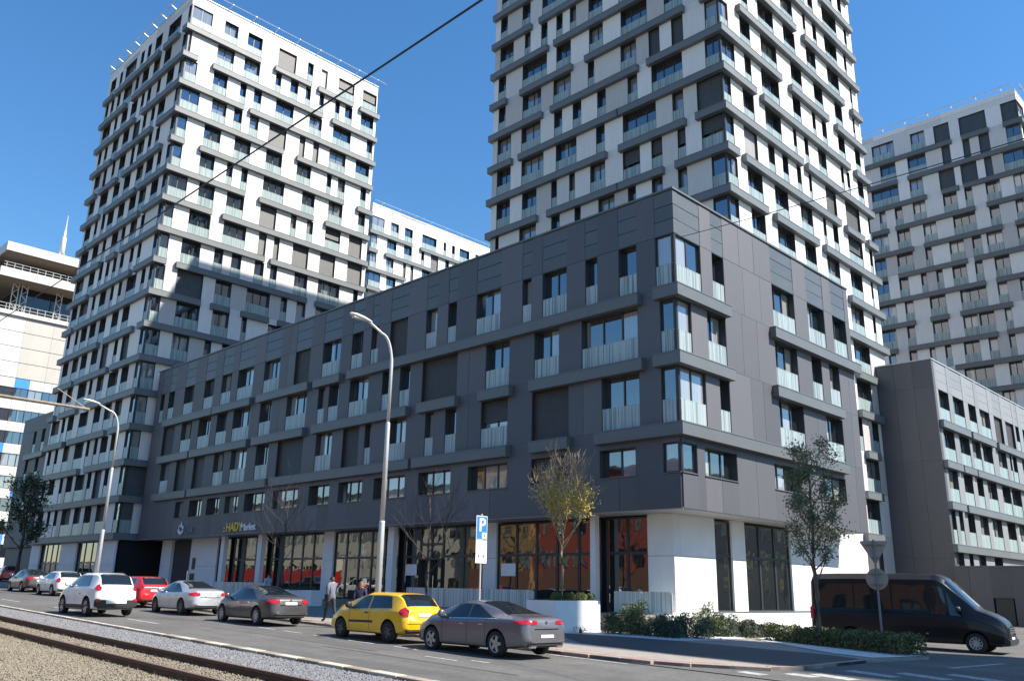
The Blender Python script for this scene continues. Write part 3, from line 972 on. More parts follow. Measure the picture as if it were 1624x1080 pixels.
# corner posts of the glazed corners
for k in range(4):
    zb = 14.47 - 3 * k
    lo, hi = (0, 2.45) if k < 3 else (.98, 2.22)
    core(blk, 'corner_post', 'frame', -19.68, -19.53, 29.63, 29.78, zb + lo, zb + hi)
core(blk, 'coping', 'dark_ledge_metal', -72, -19.44, 29.54, 30.1, 19.0, 19.09)
core(blk, 'coping', 'dark_ledge_metal', -20.0, -19.438, 30.1, 47.55, 19.0, 19.092)
core(blk, 'soffit', 'soffit', -72, -19.53, 29.63, 31.6, 4.97, 5.018)
core(blk, 'soffit', 'soffit', -21.6, -19.53, 31.6, 47.3, 4.97, 5.017)
# ---- shop storey, street side
sf = Face('Y', 31.1, blk)
TERR = 0.85


def shopfront(u0, u1, z0, z1, bay=1.35, tr=3.35):
    n = max(1, int(round((u1 - u0) / bay)))
    for i in range(n):
        a, b = u0 + (u1 - u0) * i / n, u0 + (u1 - u0) * (i + 1) / n
        w = b - a
        for za, zb_, nm in ((z0, tr, 'shop_window'), (tr, z1, 'shop_window')):
            fr = sf_cur.put(nm, window_frame_mesh(w, zb_ - za, 1, .04), a, za, .06)
            link('pane', pane_mesh(w, zb_ - za, .04, 'shop_glass'), None, fr)


sf_cur = sf
for u0, u1 in ((-24.7, -22.35), (-31.67, -25.0), (-46.04, -39.69), (-53.47, -47.15), (-58.66, -54.05), (-61.0, -59.2)):
    shopfront(u0, u1, TERR if u1 > -47 else gz(u1) + .35, 4.9)
shopfront(-39.18, -37.75, TERR, 4.9)
shopfront(-35.85, -32.59, TERR, 4.9)
# entrance doors between the two
for u0, u1 in ((-37.75, -36.8), (-36.8, -35.85)):
    fr = sf.put('door', window_frame_mesh(u1 - u0, 2.35, 1, .25), u0, TERR)
    link('pane', pane_mesh(u1 - u0, 2.35, .25, 'shop_glass'), None, fr)
    hb = MB()
    hx = .08 if u0 > -37 else u1 - u0 - .08
    hb.tube([(hx, .2, .8), (hx, .2, 1.5)], .018, 6)
    hb.obj('handle', 'chrome', fr)
shopfront(-37.75, -35.85, 3.2 + .0, 4.9, 1.0, 4.0)
for u0, u1 in ((-22.35, -21.0), (-32.59, -31.67), (-47.15, -46.04)):
    sf.board('pillar', 'white_wall', u0, u1, -.3, 3.2, -.02, .45)
    sf.board('pillar', 'white_wall', u0, u1, 3.215, 4.97, -.02, .45)
for u0, u1 in ((-24.99, -24.7), (-39.69, -39.18), (-54.05, -53.5), (-59.2, -58.7)):
    sf.board('column', 'white_wall', u0, u1, -.2, 4.97, -.7, -.4)
for u0, u1, z0, z1 in ((-65.24, -61.0, -.1, 2.9), (-65.24, -61.0, 2.915, 4.97), (-70.4, -68.62, -.1, 2.9), (-70.4, -68.62, 2.915, 4.97)):
    sf.board('shop_panel', 'white_wall', u0, u1, z0, z1, -.02, .4)
dr = sf.board('door', 'dark_core', -68.6, -65.26, 0.6, 4.9, .2, .3)
hb = MB()
hb.tube([(2.9, -.06, 1.3), (2.9, -.06, 2.0)], .03, 6)
hb.obj('handle', 'chrome', dr)
# notice boards on the white wall beside the dark door and sheets of paper in the windows
sf.board('notice_board', 'sign_black', -64.75, -64.25, 2.7, 3.55, -.05, -.025)
sf.board('notice_board', 'sign_black', -64.95, -64.2, 1.75, 2.4, -.05, -.025)
sf.board('poster', 'sign_white', -38.9, -37.95, 2.35, 2.95, .06, .075)
sf.board('poster', 'sign_white', -31.35, -30.35, 2.35, 2.95, .06, .075)
# ---- shop storey, side street
sr = Face('X', -21.0, blk)
sf_cur = sr
shopfront(34.32, 35.76, .95, 4.9, 1.5)
shopfront(36.94, 41.36, .95, 4.9, 1.48)
for u0, u1 in ((31.56, 34.32), (35.76, 36.94), (41.36, 44.2), (44.2, 47.2)):
    sr.board('shop_panel', 'white_wall', u0, u1 - .012, .95, 3.2, 0, .4)
    sr.board('shop_panel', 'white_wall', u0, u1 - .012, 3.215, 4.97, 0, .4)
sr.board('plinth', 'white_render', 30.0, 40.0, -.5, .93, -.12, .35)
sr.board('plinth', 'white_render', 40.012, 47.2, -.5, .93, -.12, .35)
sr.board('window_sill', 'dark_ledge_metal', 33.6, 47.2, .932, .965, -.16, .1)
# terrace in front of the shops with its glass parapets
core(blk, 'terrace', 'paving', -36.2, -21.02, 28.95, 31.3, -.4, TERR - .02)
core(blk, 'terrace', 'paving', -43.0, -36.6, 30.3, 31.3, -.3, TERR - .025)
core(blk, 'terrace', 'paving', -61.0, -43.4, 28.95, 31.3, -.3, gz(-50) + .33)

# =================================================================== towers
# ---- left tower
t1 = thing('residential_tower', 'left white tower with grey ledges, the lower part of its sunny side shaded', 'tower block', (-83, 39, 0))
core(t1, 'wall', 'white_core', -93.0, -73.22, 28.62, 50.2, -.4 + 1.2, 56.95)
f = Face('Y', 28.2, t1)
g = Face('X', -72.8, t1)
rows = random_rows(-93.4, -72.8, range(17), 5)
rows[0] = FACADE_READ['T1L']['w'][0]
facade(f, {'w': rows, 'l': FACADE_READ['T1L']['l']}, 53.5, -93.4, -72.8, TOWER, corner='hi')
dT1R = FACADE_READ['T1R']
facade(g, dT1R, 53.5, 28.2, 50.6, TOWER, corner='lo')
attic(f, 'white_board', -93.4, -72.8, 55.95, 57.2, 5)
attic(g, 'white_board', 28.602, 50.6, 55.95, 57.2, 6)
for k in range(17):
    core(t1, 'corner_post', 'frame', -72.98, -72.83, 28.23, 28.38, 53.5 - 3 * k, 53.5 - 3 * k + 2.45)
core(t1, 'coping', 'roof_metal', -93.45, -72.75, 28.15, 28.7, 57.2, 57.26)
core(t1, 'coping', 'roof_metal', -73.3, -72.752, 28.7, 50.65, 57.2, 57.262)
roof_rail(t1, (-72.8, 28.2, 0), (-72.8, 51.4, 0), (.5, 0, 0), 57.7, 9)
roof_rail(t1, (-93.4, 28.2, 0), (-73.5, 28.2, 0), (0, -.5, .12), 57.5, 9, .055)
# ground storey of the left tower
lf = Face('Y', 28.40, t1)
sf_cur = lf
core(t1, 'soffit', 'soffit', -93.3, -72.9, 28.22, 28.63, 4.9, 5.0)
for u0, u1 in ((-90.8, -85.27), (-81.41, -76.7)):
    shopfront(u0, u1, gz(u0) + .3, 4.9, 1.4, 3.2)
for u0, u1 in ((-93.3, -90.8), (-85.27, -81.41), (-76.7, -72.85)):
    lf.board('shop_panel', 'white_wall', u0, u1, gz(u1) - .1, 3.0, -.1, .05)
    lf.board('shop_panel', 'white_wall', u0, u1, 3.015, 4.9, -.1, .05)
# passage beside the charcoal block; its shade is put into near-black boards and ceiling
core(t1, 'passage_shade_wall', 'arch_dark', -73.2, -72.86, 28.64, 41, .3, 4.95)
core(t1, 'passage_shade_ceiling', 'arch_dark', -73.2, -70.4, 30.1, 41, 4.9, 5.0)
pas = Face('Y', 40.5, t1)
pas.board('passage_shade_wall', 'arch_dark', -73.2, -69.0, .5, 8.4, 0, .3)

# ---- right tower
t2 = thing('residential_tower', 'white tower behind the charcoal block, its roof cut off by the photo edge', 'tower block', (-36, 57, 0))
core(t2, 'wall', 'white_core', -47.4, -26.02, 45.82, 68.3, 0, 61.4)
f = Face('Y', 45.4, t2)
g = Face('X', -25.6, t2)
facade(f, FACADE_READ['T2L'], 51.0, -47.8, -25.6, TOWER, corner='hi')
um = {k: 56.0 for k in range(11, 19)}
facade(g, FACADE_READ['T2R'], 54.0, 45.4, 68.7, TOWER, corner='lo', umin=um)
for k in range(-1, 10):
    core(t2, 'corner_post', 'frame', -25.78, -25.63, 45.43, 45.58, 51 - 3 * k, 51 - 3 * k + 2.45)
attic(f, 'white_board', -47.8, -25.6, 54.0, 61.4, 5)
attic(g, 'white_board', 45.802, 68.7, 57.0, 61.4, 5)

# ---- small distant tower between them
t3 = thing('residential_tower', 'smaller looking white tower far behind, showing its roof between the two big towers', 'tower block', (-108, 82, 0))
core(t3, 'wall', 'white_core', -117, -100.22, 70.3, 95.6, 0, 57.8)
f = Face('Y', 69.9, t3)
g = Face('X', -99.8, t3)
facade(g, FACADE_READ['T3'], 53.5, 69.9, 96.0, TOWER, corner='lo')
facade(f, {'w': random_rows(-117, -99.8, range(5), 9), 'l': {0: [(-117, -99.8, '')], 1: [(-112, -99.8, '')], 2: [(-117, -99.8, '')], 3: [(-110, -99.8, '')]}}, 53.5, -117, -99.8, TOWER, corner='hi')
attic(g, 'white_board', 70.302, 96.0, 55.95, 58.0, 5)
attic(f, 'white_board', -117, -99.8, 55.95, 58.0, 3)
roof_rail(t3, (-99.8, 69.9, 0), (-99.8, 96.0, 0), (.5, 0, 0), 58.3, 8)

# ---- far right tower
t4 = thing('residential_tower', 'white tower with dark shutters in the back at the right edge of the photo', 'tower block', (-30, 110, 0))
core(t4, 'wall', 'white_core', -44, -20.22, 100.52, 122, 0, 57.0)
f = Face('Y', 100.1, t4)
g = Face('X', -19.8, t4)
facade(f, FACADE_READ['T4'], 53.5, -44.0, -19.8, dict(TOWER, ledge='dark_ledge_metal', blind='slate_slat', glass='glass_dark'), corner='hi')
facade(g, {'w': random_rows(100.1, 122, range(5), 3, False), 'l': {k: [(100.1, 122, '')] for k in range(5)}}, 53.5, 100.1, 122.4, TOWER, corner='lo')
attic(f, 'white_board', -44.0, -19.8, 55.95, 57.3, 6)
attic(g, 'white_board', 100.502, 122.4, 55.95, 57.3, 4)
roof_rail(t4, (-44.0, 100.1, 0), (-19.8, 100.1, 0), (0, -.4, 0), 57.75, 9, .06)
roof_rail(t4, (-19.8, 100.1, 0), (-19.8, 122, 0), (.5, 0, 0), 57.75, 8, .06)

# =================================================================== low blocks beside the towers
kb = thing('apartment_block', 'low grey apartment block with a blank dark end wall behind the black van', 'apartment block', (-30, 80, 0))
core(kb, 'wall', 'dark_core', -40, -21.82, 66.92, 110, -.6, 18.95)
g = Face('X', -21.4, kb)
facade(g, FACADE_READ['KR'], 14.4, 66.904, 98.0, dict(BLOCK, board='grey_board', ledge='ledge_metal', sill={}, drop=0, sash=False, glass='glass_dark', rail='rail_glass'), corner=None)
f = Face('Y', 66.5, kb)
for u0, u1 in split(-27.0, -21.4, 1.3):
    for z0, z1 in ((-.6, 4.4), (4.41, 11.4), (11.41, 16.9), (16.91, 18.99)):
        f.board('panel', 'charcoal_board', u0, u1, z0, z1, 0.0)
wins = [(x0, x1) for x0, x1, t in FACADE_READ['KR']['w'][0]]
for x0, x1 in wins:
    for i in range(3):
        g.board('slat', 'grey_board', x0, x1, 16.87 + i * .7, 16.87 + i * .7 + .685, .02)
for p0, p1 in complement(wins, 66.902, 98, .1):
    g.board('panel', 'grey_board', p0, p1, 16.86, 18.99, 0)
core(kb, 'coping', 'roof_metal', -27, -21.35, 66.45, 66.95, 19.0, 19.08)
core(kb, 'coping', 'roof_metal', -21.9, -21.352, 66.95, 98.0, 19.0, 19.082)
an = thing('garage_annex', 'one storey dark clad annex with a dark door behind the front of the black van', 'annex', (-14, 70, 0))
core(an, 'wall', 'dark_core', -21.35, -8.0, 66.4, 76, -.8, 3.75)
fa = Face('Y', 66.0, an)
u = -21.35
while u < -8.2:
    w = rnd.uniform(.9, 1.4)
    if not (-19.0 < u + w / 2 < -17.9):
        fa.board('panel', 'charcoal_board', u, min(u + w, -8) - .012, -.8, 3.8, 0, .38)
    u += w
fa.board('door', 'frame', -19.0, -17.9, -.5, 1.75, .12, .2)
fa.board('panel', 'charcoal_board', -19.3, -17.6, 1.77, 3.8, 0.004, .38)
core(an, 'coping', 'dark_ledge_metal', -21.35, -7.95, 65.95, 66.5, 3.8, 3.88)

# dark low block beyond the left tower
lb = thing('apartment_block', 'dark low block end peeping out beyond the far left corner of the left tower', 'apartment block', (-99, 34, 0))
core(lb, 'wall', 'charcoal_board', -103, -93.9, 28.8, 44, 1.0, 18.3)
f = Face('Y', 28.45, lb)
facade(f, {'w': {0: [(-99.2, -98.3, 'w'), (-96.6, -95.6, 'w')], 1: [(-100.4, -99.5, 'w'), (-97.2, -96.2, 'w')], 2: [(-99.4, -98.5, 'w'), (-96.2, -95.2, 'w')], 3: [(-98.6, -97.6, 'w')]},
           'l': {0: [(-100.5, -94.6, '')], 1: [(-103.2, -95.4, '')], 2: [(-101, -94.4, '')]}}, 14.3, -103, -93.45, dict(BLOCK, sash=False))
f.board('parapet_panel', 'charcoal_board', -103, -93.45, 16.76, 18.35, 0, .4)

# =================================================================== office building, far left
of = thing('office_building', 'white office building with blue panels and dark glazed top floors, far left', 'office building', (-165, 45, 0))
core(of, 'wall', 'office_white', -175, -154.5, 36.2, 80, 0, 43.5)
fx = Face('X', -154.0, of)
fy = Face('Y', 35.6, of)
# roof slabs and dark glazed storeys under them
core(of, 'roof', 'office_white', -176, -153.4, 35.0, 80, 54.3, 55.8)
core(of, 'glazed_storey', 'car_glass', -172, -158.5, 40.0, 78, 51.2, 54.3)
core(of, 'roof_slab', 'office_white', -176, -153.0, 34.6, 80, 49.7, 51.2)
core(of, 'glazed_storey', 'car_glass', -173, -157.4, 39.0, 78, 44.2, 49.7)
core(of, 'roof_slab', 'office_white', -176, -153.6, 35.3, 80, 43.6, 44.3)
core(of, 'soffit_shade_board', 'bark', -175.8, -153.6, 35.2, 80, 54.2, 54.29)  # dark boards under the slabs, the shade there put into their colour
core(of, 'soffit_shade_board', 'bark', -175.8, -153.2, 34.8, 80, 49.6, 49.69)
core(of, 'storey_shade_board', 'dark_bark', -172, -157.6, 39.2, 78, 51.21, 52.3)  # dark boards added for the shade low in the set-back storeys
core(of, 'storey_shade_board', 'dark_bark', -172, -156.8, 38.4, 78, 44.31, 45.8)
mb = MB()
for i in range(30):
    y = 35.4 + i * 1.2
    mb.tube([(-153.3, y, 51.2), (-153.3, y, 52.2)], .06, 4)
    mb.tube([(-153.9, y, 44.3), (-153.9, y, 45.4)], .06, 4)
for z in (51.7, 52.2, 44.8, 45.4):
    x = -153.3 if z > 50 else -153.9
    mb.tube([(x, 35, z), (x, 79, z)], .05, 4)
o = mb.obj('roof_railing', 'steel_pole', of, (165, -45, 0))
for y in (37.6, 39.0, 44.5, 51.5, 56.0):
    m2 = MB()
    for dx in (0, .9):
        m2.tube([(-156.0, y + dx, 44.3), (-156.0, y + dx, 49.7)], .08, 4)
    for i in range(6):
        m2.tube([(-156.0, y + (.9 if i % 2 else 0), 44.3 + i * .9), (-156.0, y + (0 if i % 2 else .9), 45.2 + i * .9)], .05, 4)
    m2.obj('lattice_mast', 'steel_pole', of, (165, -45, 0))
# blank upper wall with thin bands
for i in range(8):
    y0 = 35.6 + i * 4.4
    for j in range(4):
        z0 = 33.4 + j * 2.55
        fx.board('panel', 'office_beige' if 0 < i else 'office_white', y0, y0 + 4.37, z0, z0 + 2.46, 0, .4)
# office storeys: bands of windows with white and blue spandrel panels
blue = {(0, 2), (0, 8), (1, 7), (2, 4), (3, 1), (4, 6), (5, 3), (1, 11), (3, 10), (6, 5), (7, 2), (4, 12)}
for s_ in range(9):
    zt = 33.3 - s_ * 3.55
    for i in range(17):
        y0 = 35.6 + i * 2.2
        fx.board('panel', 'office_blue' if (s_, i // 1) in blue else 'office_white', y0 + .02, y0 + 2.18, zt - 1.55, zt - .02, 0, .4)
        fr = fx.put('window', window_frame_mesh(2.2, 1.98, 2, .12, 'frame'), y0, zt - 3.54)
        link('pane', pane_mesh(2.2, 1.98, .12, 'glass'), None, fr)
for s_ in range(9):
    fy.board('panel', 'office_white', -175, -154.02, 33.3 - s_ * 3.55 - 1.5, 33.3 - s_ * 3.55, 0, .5)
# antenna spire on its roof
sp = thing('antenna_mast', 'white lattice antenna spire on the roof of the office building', 'antenna', (-160, 45.2, 55.8))
mb = MB()
for k in range(4):
    a = k * math.pi / 2 + .6
    mb.tube([(.9 * math.cos(a), .9 * math.sin(a), 0), (.45 * math.cos(a), .45 * math.sin(a), 2.6)], .09, 5)
mb.obj('base', 'office_white', sp)
mb = MB()
mb.tube([(0, 0, 2.2), (0, 0, 2.7), (0, 0, 2.8), (0, 0, 5.6), (0, 0, 5.8), (0, 0, 7.0)], [.3, .36, .46, .40, .24, .2], 10)
mb.obj('radome', 'office_white', sp, smooth=True)
mb = MB()
mb.tube([(0, 0, 7.0), (0, 0, 10.0)], [.14, .05], 6)
mb.obj('spire', 'office_white', sp)


# =================================================================== across the street: only seen mirrored in the shop windows
def plain_house(name, label, x0, x1, yf, depth, h, wall, rows, bay, base=None):
    t = thing(name, label, 'apartment house', ((x0 + x1) / 2, yf - depth / 2, 0))
    core(t, 'wall', wall, x0, x1, yf - depth, yf, -.5 + gz(x0) * 0, h)
    if base:
        core(t, 'base_wall', base, x0 + .01, x1 - .01, yf - 1, yf + .06, -.3, 4.2)
    core(t, 'roof', 'dark_core', x0 - .2, x1 + .2, yf - depth, yf + .3, h, h + .35)
    n = int((x1 - x0) / bay)
    for r_ in range(rows):
        z0 = 1.3 + r_ * (h - 1.0) / rows
        for i in range(n):
            a = x0 + (x1 - x0) * (i + .25) / n
            w = (x1 - x0) / n * .5
            fr = link('window', window_frame_mesh(w, 1.6, 2, -.06), None, t, Vector((a + w, yf, z0)) - t.location, math.pi)
            link('pane', pane_mesh(w, 1.6, -.06, 'glass'), None, fr)
    return t


plain_house('apartment_house', 'ochre house across the street mirrored in the shop windows right of the parking sign', -84.0, -72.7, -15, 12, 16.5, 'orange_render', 5, 2.6, 'brick_render')
plain_house('apartment_house', 'red rendered house mirrored in the shop windows behind the planter tree', -72.6, -45.0, -15.5, 12, 14.5, 'red_render', 4, 2.7, 'brick_render')
plain_house('apartment_house', 'brown brick house mirrored in the flank of the black van', -44.9, -12, -16.5, 12, 13.0, 'brick_render', 4, 3.0, 'brick_render')
plain_house('apartment_house', 'long cream house across the street mirrored in the left shop windows', -160, -84.6, -18, 14, 15.0, 'cream_render', 4, 3.6)
tr = thing('tram', 'red and cream tram standing across the street, mirrored in the shop windows', 'tram', (-102, 3.6, gz(-102)))
mb = MB()
mb.box(-15, 15, -1.25, 1.25, .35, 1.75)
mb.obj('body', 'tram_red', tr)
mb = MB()
mb.box(-15, 15, -1.22, 1.22, 2.55, 3.2)
for i in range(21):
    x = -15 + i * 1.475
    mb.box(x, x + .5, -1.22, 1.22, 1.75, 2.55)
mb.obj('upper_body', 'tram_cream', tr)
mb = MB()
mb.box(-14.9, 14.9, -1.18, 1.18, 1.75, 2.55)
mb.obj('window_band', 'car_glass', tr)
mb = MB()
for x in (-12, -10, -2, 0, 8.5, 10.5):
    for y in (-.75, .75):
        mb.tube([(x, y - .07, .36), (x, y + .07, .36)], .35, 14)
mb.obj('wheels', 'tyre', tr)

# unseen tower added at the right, footprint shaped to shade the side street
tw = thing('residential_tower', 'unseen tower added outside the right edge of the photo, throwing its shade over the side street', 'tower block', (30, 56, 0))
a_ = R(SUN_AZ)
c0 = Vector((16.9, 48.6, 0))
c1 = c0 + Vector((34, 0, 0))
c3 = c0 + Vector((math.cos(a_), math.sin(a_), 0)) * 20
c2 = c3 + Vector((34, 0, 0))
mb = MB()
mb.prism([(p.x - 30, p.y - 56) for p in (c0, c1, c2, c3)], -1, 59.6)
mb.obj('wall', 'white_core', tw)
fo = Face('Y', 48.6, tw)
for k in range(18):
    for i in range(9):
        fr = fo.put('window', window_frame_mesh(1.8, 2.3, 2, -.05), 18.2 + i * 3.6, 2.5 + k * 3.1)
        link('pane', pane_mesh(1.8, 2.3, -.05, 'glass'), None, fr)
    fo.ledge(17.2, 50.6, 2.3 + k * 3.1, 'ledge_metal')

ob = thing('apartment_block', 'long grey block outside the right edge of the photo, mirrored in the side windows', 'apartment block', (20, 100, 0))
core(ob, 'wall', 'grey_board', 14, 26, 52, 190, -1, 15)
fo = Face('X', 26.0, ob)
for k in range(4):
    for i in range(30):
        z = 1.5 + k * 3.3
        fr = link('window', window_frame_mesh(1.8, 2.2, 2, -.05), None, ob, Vector((14.0, 56 + i * 4.4, z)) - ob.location, -math.pi / 2)
        link('pane', pane_mesh(1.8, 2.2, -.05, 'glass'), None, fr)

# =================================================================== ground and street
sheet('ground', [(-900, -600), (600, -600), (600, 1200), (-900, 1200)], 'earth', -0.34)
strip('road', 12.05, 19.45, -260, 40, 'asphalt', 0.0)
sheet('side_street', [(-20.0, 19.6), (12, 18.6), (12, 66), (-20.9, 66), (-20.9, 30)], 'asphalt', 0.004)
strip('far_road', -15, 4.2, -260, 60, 'asphalt', -0.05)
# pavement with real kerb height
KERB = [(-260, SY(19.45, -260)), (-60, SY(19.45, -60)), (-30, SY(19.45, -30)), (-17, 19.42), (-14.6, 19.5), (-13.3, 19.9), (-12.2, 20.6), (-11.5, 21.6), (-11.2, 22.8), (-11.2, 26.6)]
mb = MB()
top = lambda x: gz(x) + PAVE
bot = lambda x: gz(x) - .3
mb.prism([(x, y + .0) for x, y in KERB] + [(-10.9, 28.2), (-10.7, 29.8), (-11.3, 31.0), (-14.6, 33.0), (-18.5, 34.7), (-20.9, 36.8), (-21.2, 44.8), (-72, 44.8), (-260, 44.8)], bot, top)
structure('pavement', mb, 'paving')
# kerb stones, one by one along the visible part
kb_root = bpy.data.objects.new('kerb', None)
COL.objects.link(kb_root)
kb_root['kind'] = 'structure'


def walk(poly, step):
    out, d = [], 0.0
    pts = [Vector((p[0], p[1], 0)) for p in poly]
    for a, b in zip(pts, pts[1:]):
        L = (b - a).length
        while d < L:
            q = a.lerp(b, d / L)
            out.append((q, (b - a).normalized()))
            d += step
        d -= L
    return out


kl = [(-66, SY(19.45, -66))] + KERB[2:]
for q, d in walk(kl, 1.0):
    o = shared_box('kerb_stone', 'kerb_stone', 0, .985, -.04, .14, 0, .26, kb_root, .012)
    o.location = (q.x, q.y, gz(q.x) - .165)
    o.rotation_euler = (0, math.atan(.02) * d.x, math.atan2(d.y, d.x))
# reddish band of small paving behind the kerb
sheet('paving_band', [(-42, SY(19.62, -42)), (-17, 19.58), (-14.7, 19.66), (-13.45, 20.03), (-12.4, 20.7), (-12.7, 20.95), (-13.65, 20.35), (-14.8, 20.0), (-17, 19.95), (-42, SY(20.0, -42))], 'red_paving', PAVE + .0045)
sheet('paving_band', [(-36, 27.6), (-24.15, 27.3), (-24.15, 28.75), (-36, 28.75)], 'red_paving', PAVE + .0045)
# dark asphalt path in front of the planting bed
sheet('path', [(-22.5, 25.2), (-19.0, 22.6), (-15, 22.0), (-11.4, 21.9), (-11.35, 26.4), (-12.6, 26.9), (-18.2, 26.98), (-20.9, 26.45), (-22.4, 25.7)], 'dark_asphalt', PAVE + .0085)
# white gravel bed
sheet('gravel_bed', [(-23.4, 28.9), (-22.55, 28.2), (-22.5, 25.75), (-20.9, 26.5), (-18.3, 27.0), (-17.6, 29.0), (-18.0, 31.5), (-19.3, 34.5), (-20.9, 36.6), (-20.95, 30.2), (-23.4, 30.1)], 'white_gravel', PAVE + .0125)
sheet('gravel_bed', [(-17.4, 31.0), (-12.8, 27.6), (-11.4, 27.2), (-11.1, 28.3), (-10.9, 29.8), (-11.5, 30.8), (-14.7, 32.8), (-18.4, 34.4)], 'white_gravel', PAVE + .0165)

# ---- tram track beside the road
strip('tram_bed', 4.2, 12.0, -120, 10, 'ballast_bed', -.16)
strip('tram_bed_edge', 5.0, 9.55, -70, 6, 'tan_bed', -.125)
strip('tram_bed_edge', 10.25, 12.0, -120, 8, 'ballast_bed', -.05)
for v in (9.95, 8.5):
    mb = MB()
    prof = [(-.036, 0.03), (.036, 0.03), (.036, -.02), (.012, -.035), (.012, -.12), (.075, -.15), (.075, -.17), (-.075, -.17), (-.075, -.15), (-.012, -.12), (-.012, -.035), (-.036, -.02)]
    xs = [-120, -70, -40, -25, -15, -5, 10]
    n = len(prof)
    for x in xs:
        mb.v += [(x, SY(v, x) + p[0] * 1.25, gz(x) + .03 + p[1] * 1.35) for p in prof]
    for i in range(len(xs) - 1):
        for k in range(n):
            mb.f.append((i * n + k, i * n + (k + 1) % n, (i + 1) * n + (k + 1) % n, (i + 1) * n + k))
            mb.m.append(1 if k == 0 else 0)
    o = mb.obj('tram_rail', ['rail_rust', 'rail_top'])
    tag(o, 'rusty tram rail, the one nearer the road' if v > 9 else 'rusty tram rail, the one nearer the bottom edge of the photo', 'rail', 'tram rails')
# chequered edge stones between road and track
ed_root = bpy.data.objects.new('track_kerb', None)
COL.objects.link(ed_root)
ed_root['kind'] = 'structure'
x, k = -52.0, 0
while x < -6:
    w = .98
    plain = x < -27.5
    white = plain or k % 2 == 0
    o = shared_box('kerb_stone', 'kerb_white' if white else 'kerb_grey', 0, w, -.16 if not plain else -.08, .14 if not plain else .08, 0, .25, ed_root, .01)
    o.location = (x, SY(12.05, x), gz(x) - .225 + (0.003 if k % 3 else 0.007))
    o.rotation_euler = (0, math.atan(.02), math.atan(-.03))
    x += w + .02
    k += 1


def stones(name, material, n, region, size, z, seed, flat=.7):
    """loose stones as real geometry, one mesh"""
    g_ = np.random.default_rng(seed)
    base = np.array([(1, 0, 0), (-1, 0, 0), (0, 1, 0), (0, -1, 0), (0, 0, 1), (0, 0, -1)], float)
    tri = np.array([(0, 2, 4), (2, 1, 4), (1, 3, 4), (3, 0, 4), (2, 0, 5), (1, 2, 5), (3, 1, 5), (0, 3, 5)])
    x0, x1, v0, v1 = region
    # denser towards the camera
    t = g_.random(n) ** 1.0
    xs = x0 + (x1 - x0) * t
    vsn = v0 + (v1 - v0) * g_.random(n)
    ys = vsn - .03 * (xs + 20)
    s = size * (0.55 + 0.9 * g_.random(n))
    zs = -0.02 * (xs + 18) + z + s * .2 * g_.random(n)
    P = base[None] * (0.6 + 0.8 * g_.random((n, 6, 1)))
    P *= s[:, None, None]
    P[:, :, 2] *= flat
    a = g_.random(n) * 6.283
    c, sn = np.cos(a)[:, None], np.sin(a)[:, None]
    X = P[:, :, 0] * c - P[:, :, 1] * sn
    Y = P[:, :, 0] * sn + P[:, :, 1] * c
    V = np.stack([X + xs[:, None], Y + ys[:, None], P[:, :, 2] + zs[:, None]], -1).reshape(-1, 3)
    Fc = (tri[None] + (np.arange(n) * 6)[:, None, None]).reshape(-1, 3)
    me = bpy.data.meshes.new(name)
    me.vertices.add(len(V))
    me.vertices.foreach_set('co', V.ravel())
    me.loops.add(Fc.size)
    me.loops.foreach_set('vertex_index', Fc.ravel().astype(np.int32))
    me.polygons.add(len(Fc))
    me.polygons.foreach_set('loop_start', np.arange(0, Fc.size, 3, dtype=np.int32))
    me.polygons.foreach_set('loop_total', np.full(len(Fc), 3, np.int32))
    me.update()
    me.validate()
    o = link(name, me, material)
    return o


tag(stones('ballast', 'ballast_stone', 52000, (-52, -11, 10.1, 11.95), .030, -.042, 1), 'loose grey ballast stones between the road edge and the tram rail', 'ballast', kind='stuff')
tag(stones('ballast', 'tan_stone', 20000, (-48, -14, 8.62, 9.85), .024, -.11, 2), 'tan gravel filling the gap between the two tram rails', 'gravel', kind='stuff')
tag(stones('ballast', 'tan_stone', 52000, (-42, -12, 5.6, 8.4), .024, -.11, 3), 'tan gravel on the camera side of the tram rails', 'gravel', kind='stuff')


def blades(name, material, pts, h, w, seed):
    r = random.Random(seed)
    v, f_ = [], []
    for p in pts:
        for _ in range(r.randint(4, 9)):
            a = r.random() * 6.28
            q = p + Vector((r.gauss(0, .05), r.gauss(0, .05), 0))
            hh = h * r.uniform(.4, 1.2)
            t = q + Vector((math.cos(a) * hh * .6, math.sin(a) * hh * .6, hh))
            s_ = Vector((-math.sin(a), math.cos(a), 0)) * w
            n = len(v)
            v += [tuple(q - s_), tuple(q + s_), tuple(t)]
            f_.append((n, n + 1, n + 2))
    return link(name, pydata(name, v, f_), material)


pts = []
for _ in range(900):
    x = rnd.uniform(-42, -13)
    v = rnd.choice([8.38, 8.62, 9.84, 8.3, 8.2]) + rnd.gauss(0, .06)
    pts.append(Vector((x, SY(v, x), gz(x) - .14)))
for _ in range(700):
    x = rnd.uniform(-40, -12)
    v = rnd.uniform(5.6, 9.8)
    pts.append(Vector((x, SY(v, x), gz(x) - .14)))
tag(blades('weeds', 'dry_weed', pts, .10, .006, 4), 'dry weeds growing along the tram rails', 'weeds', kind='stuff')

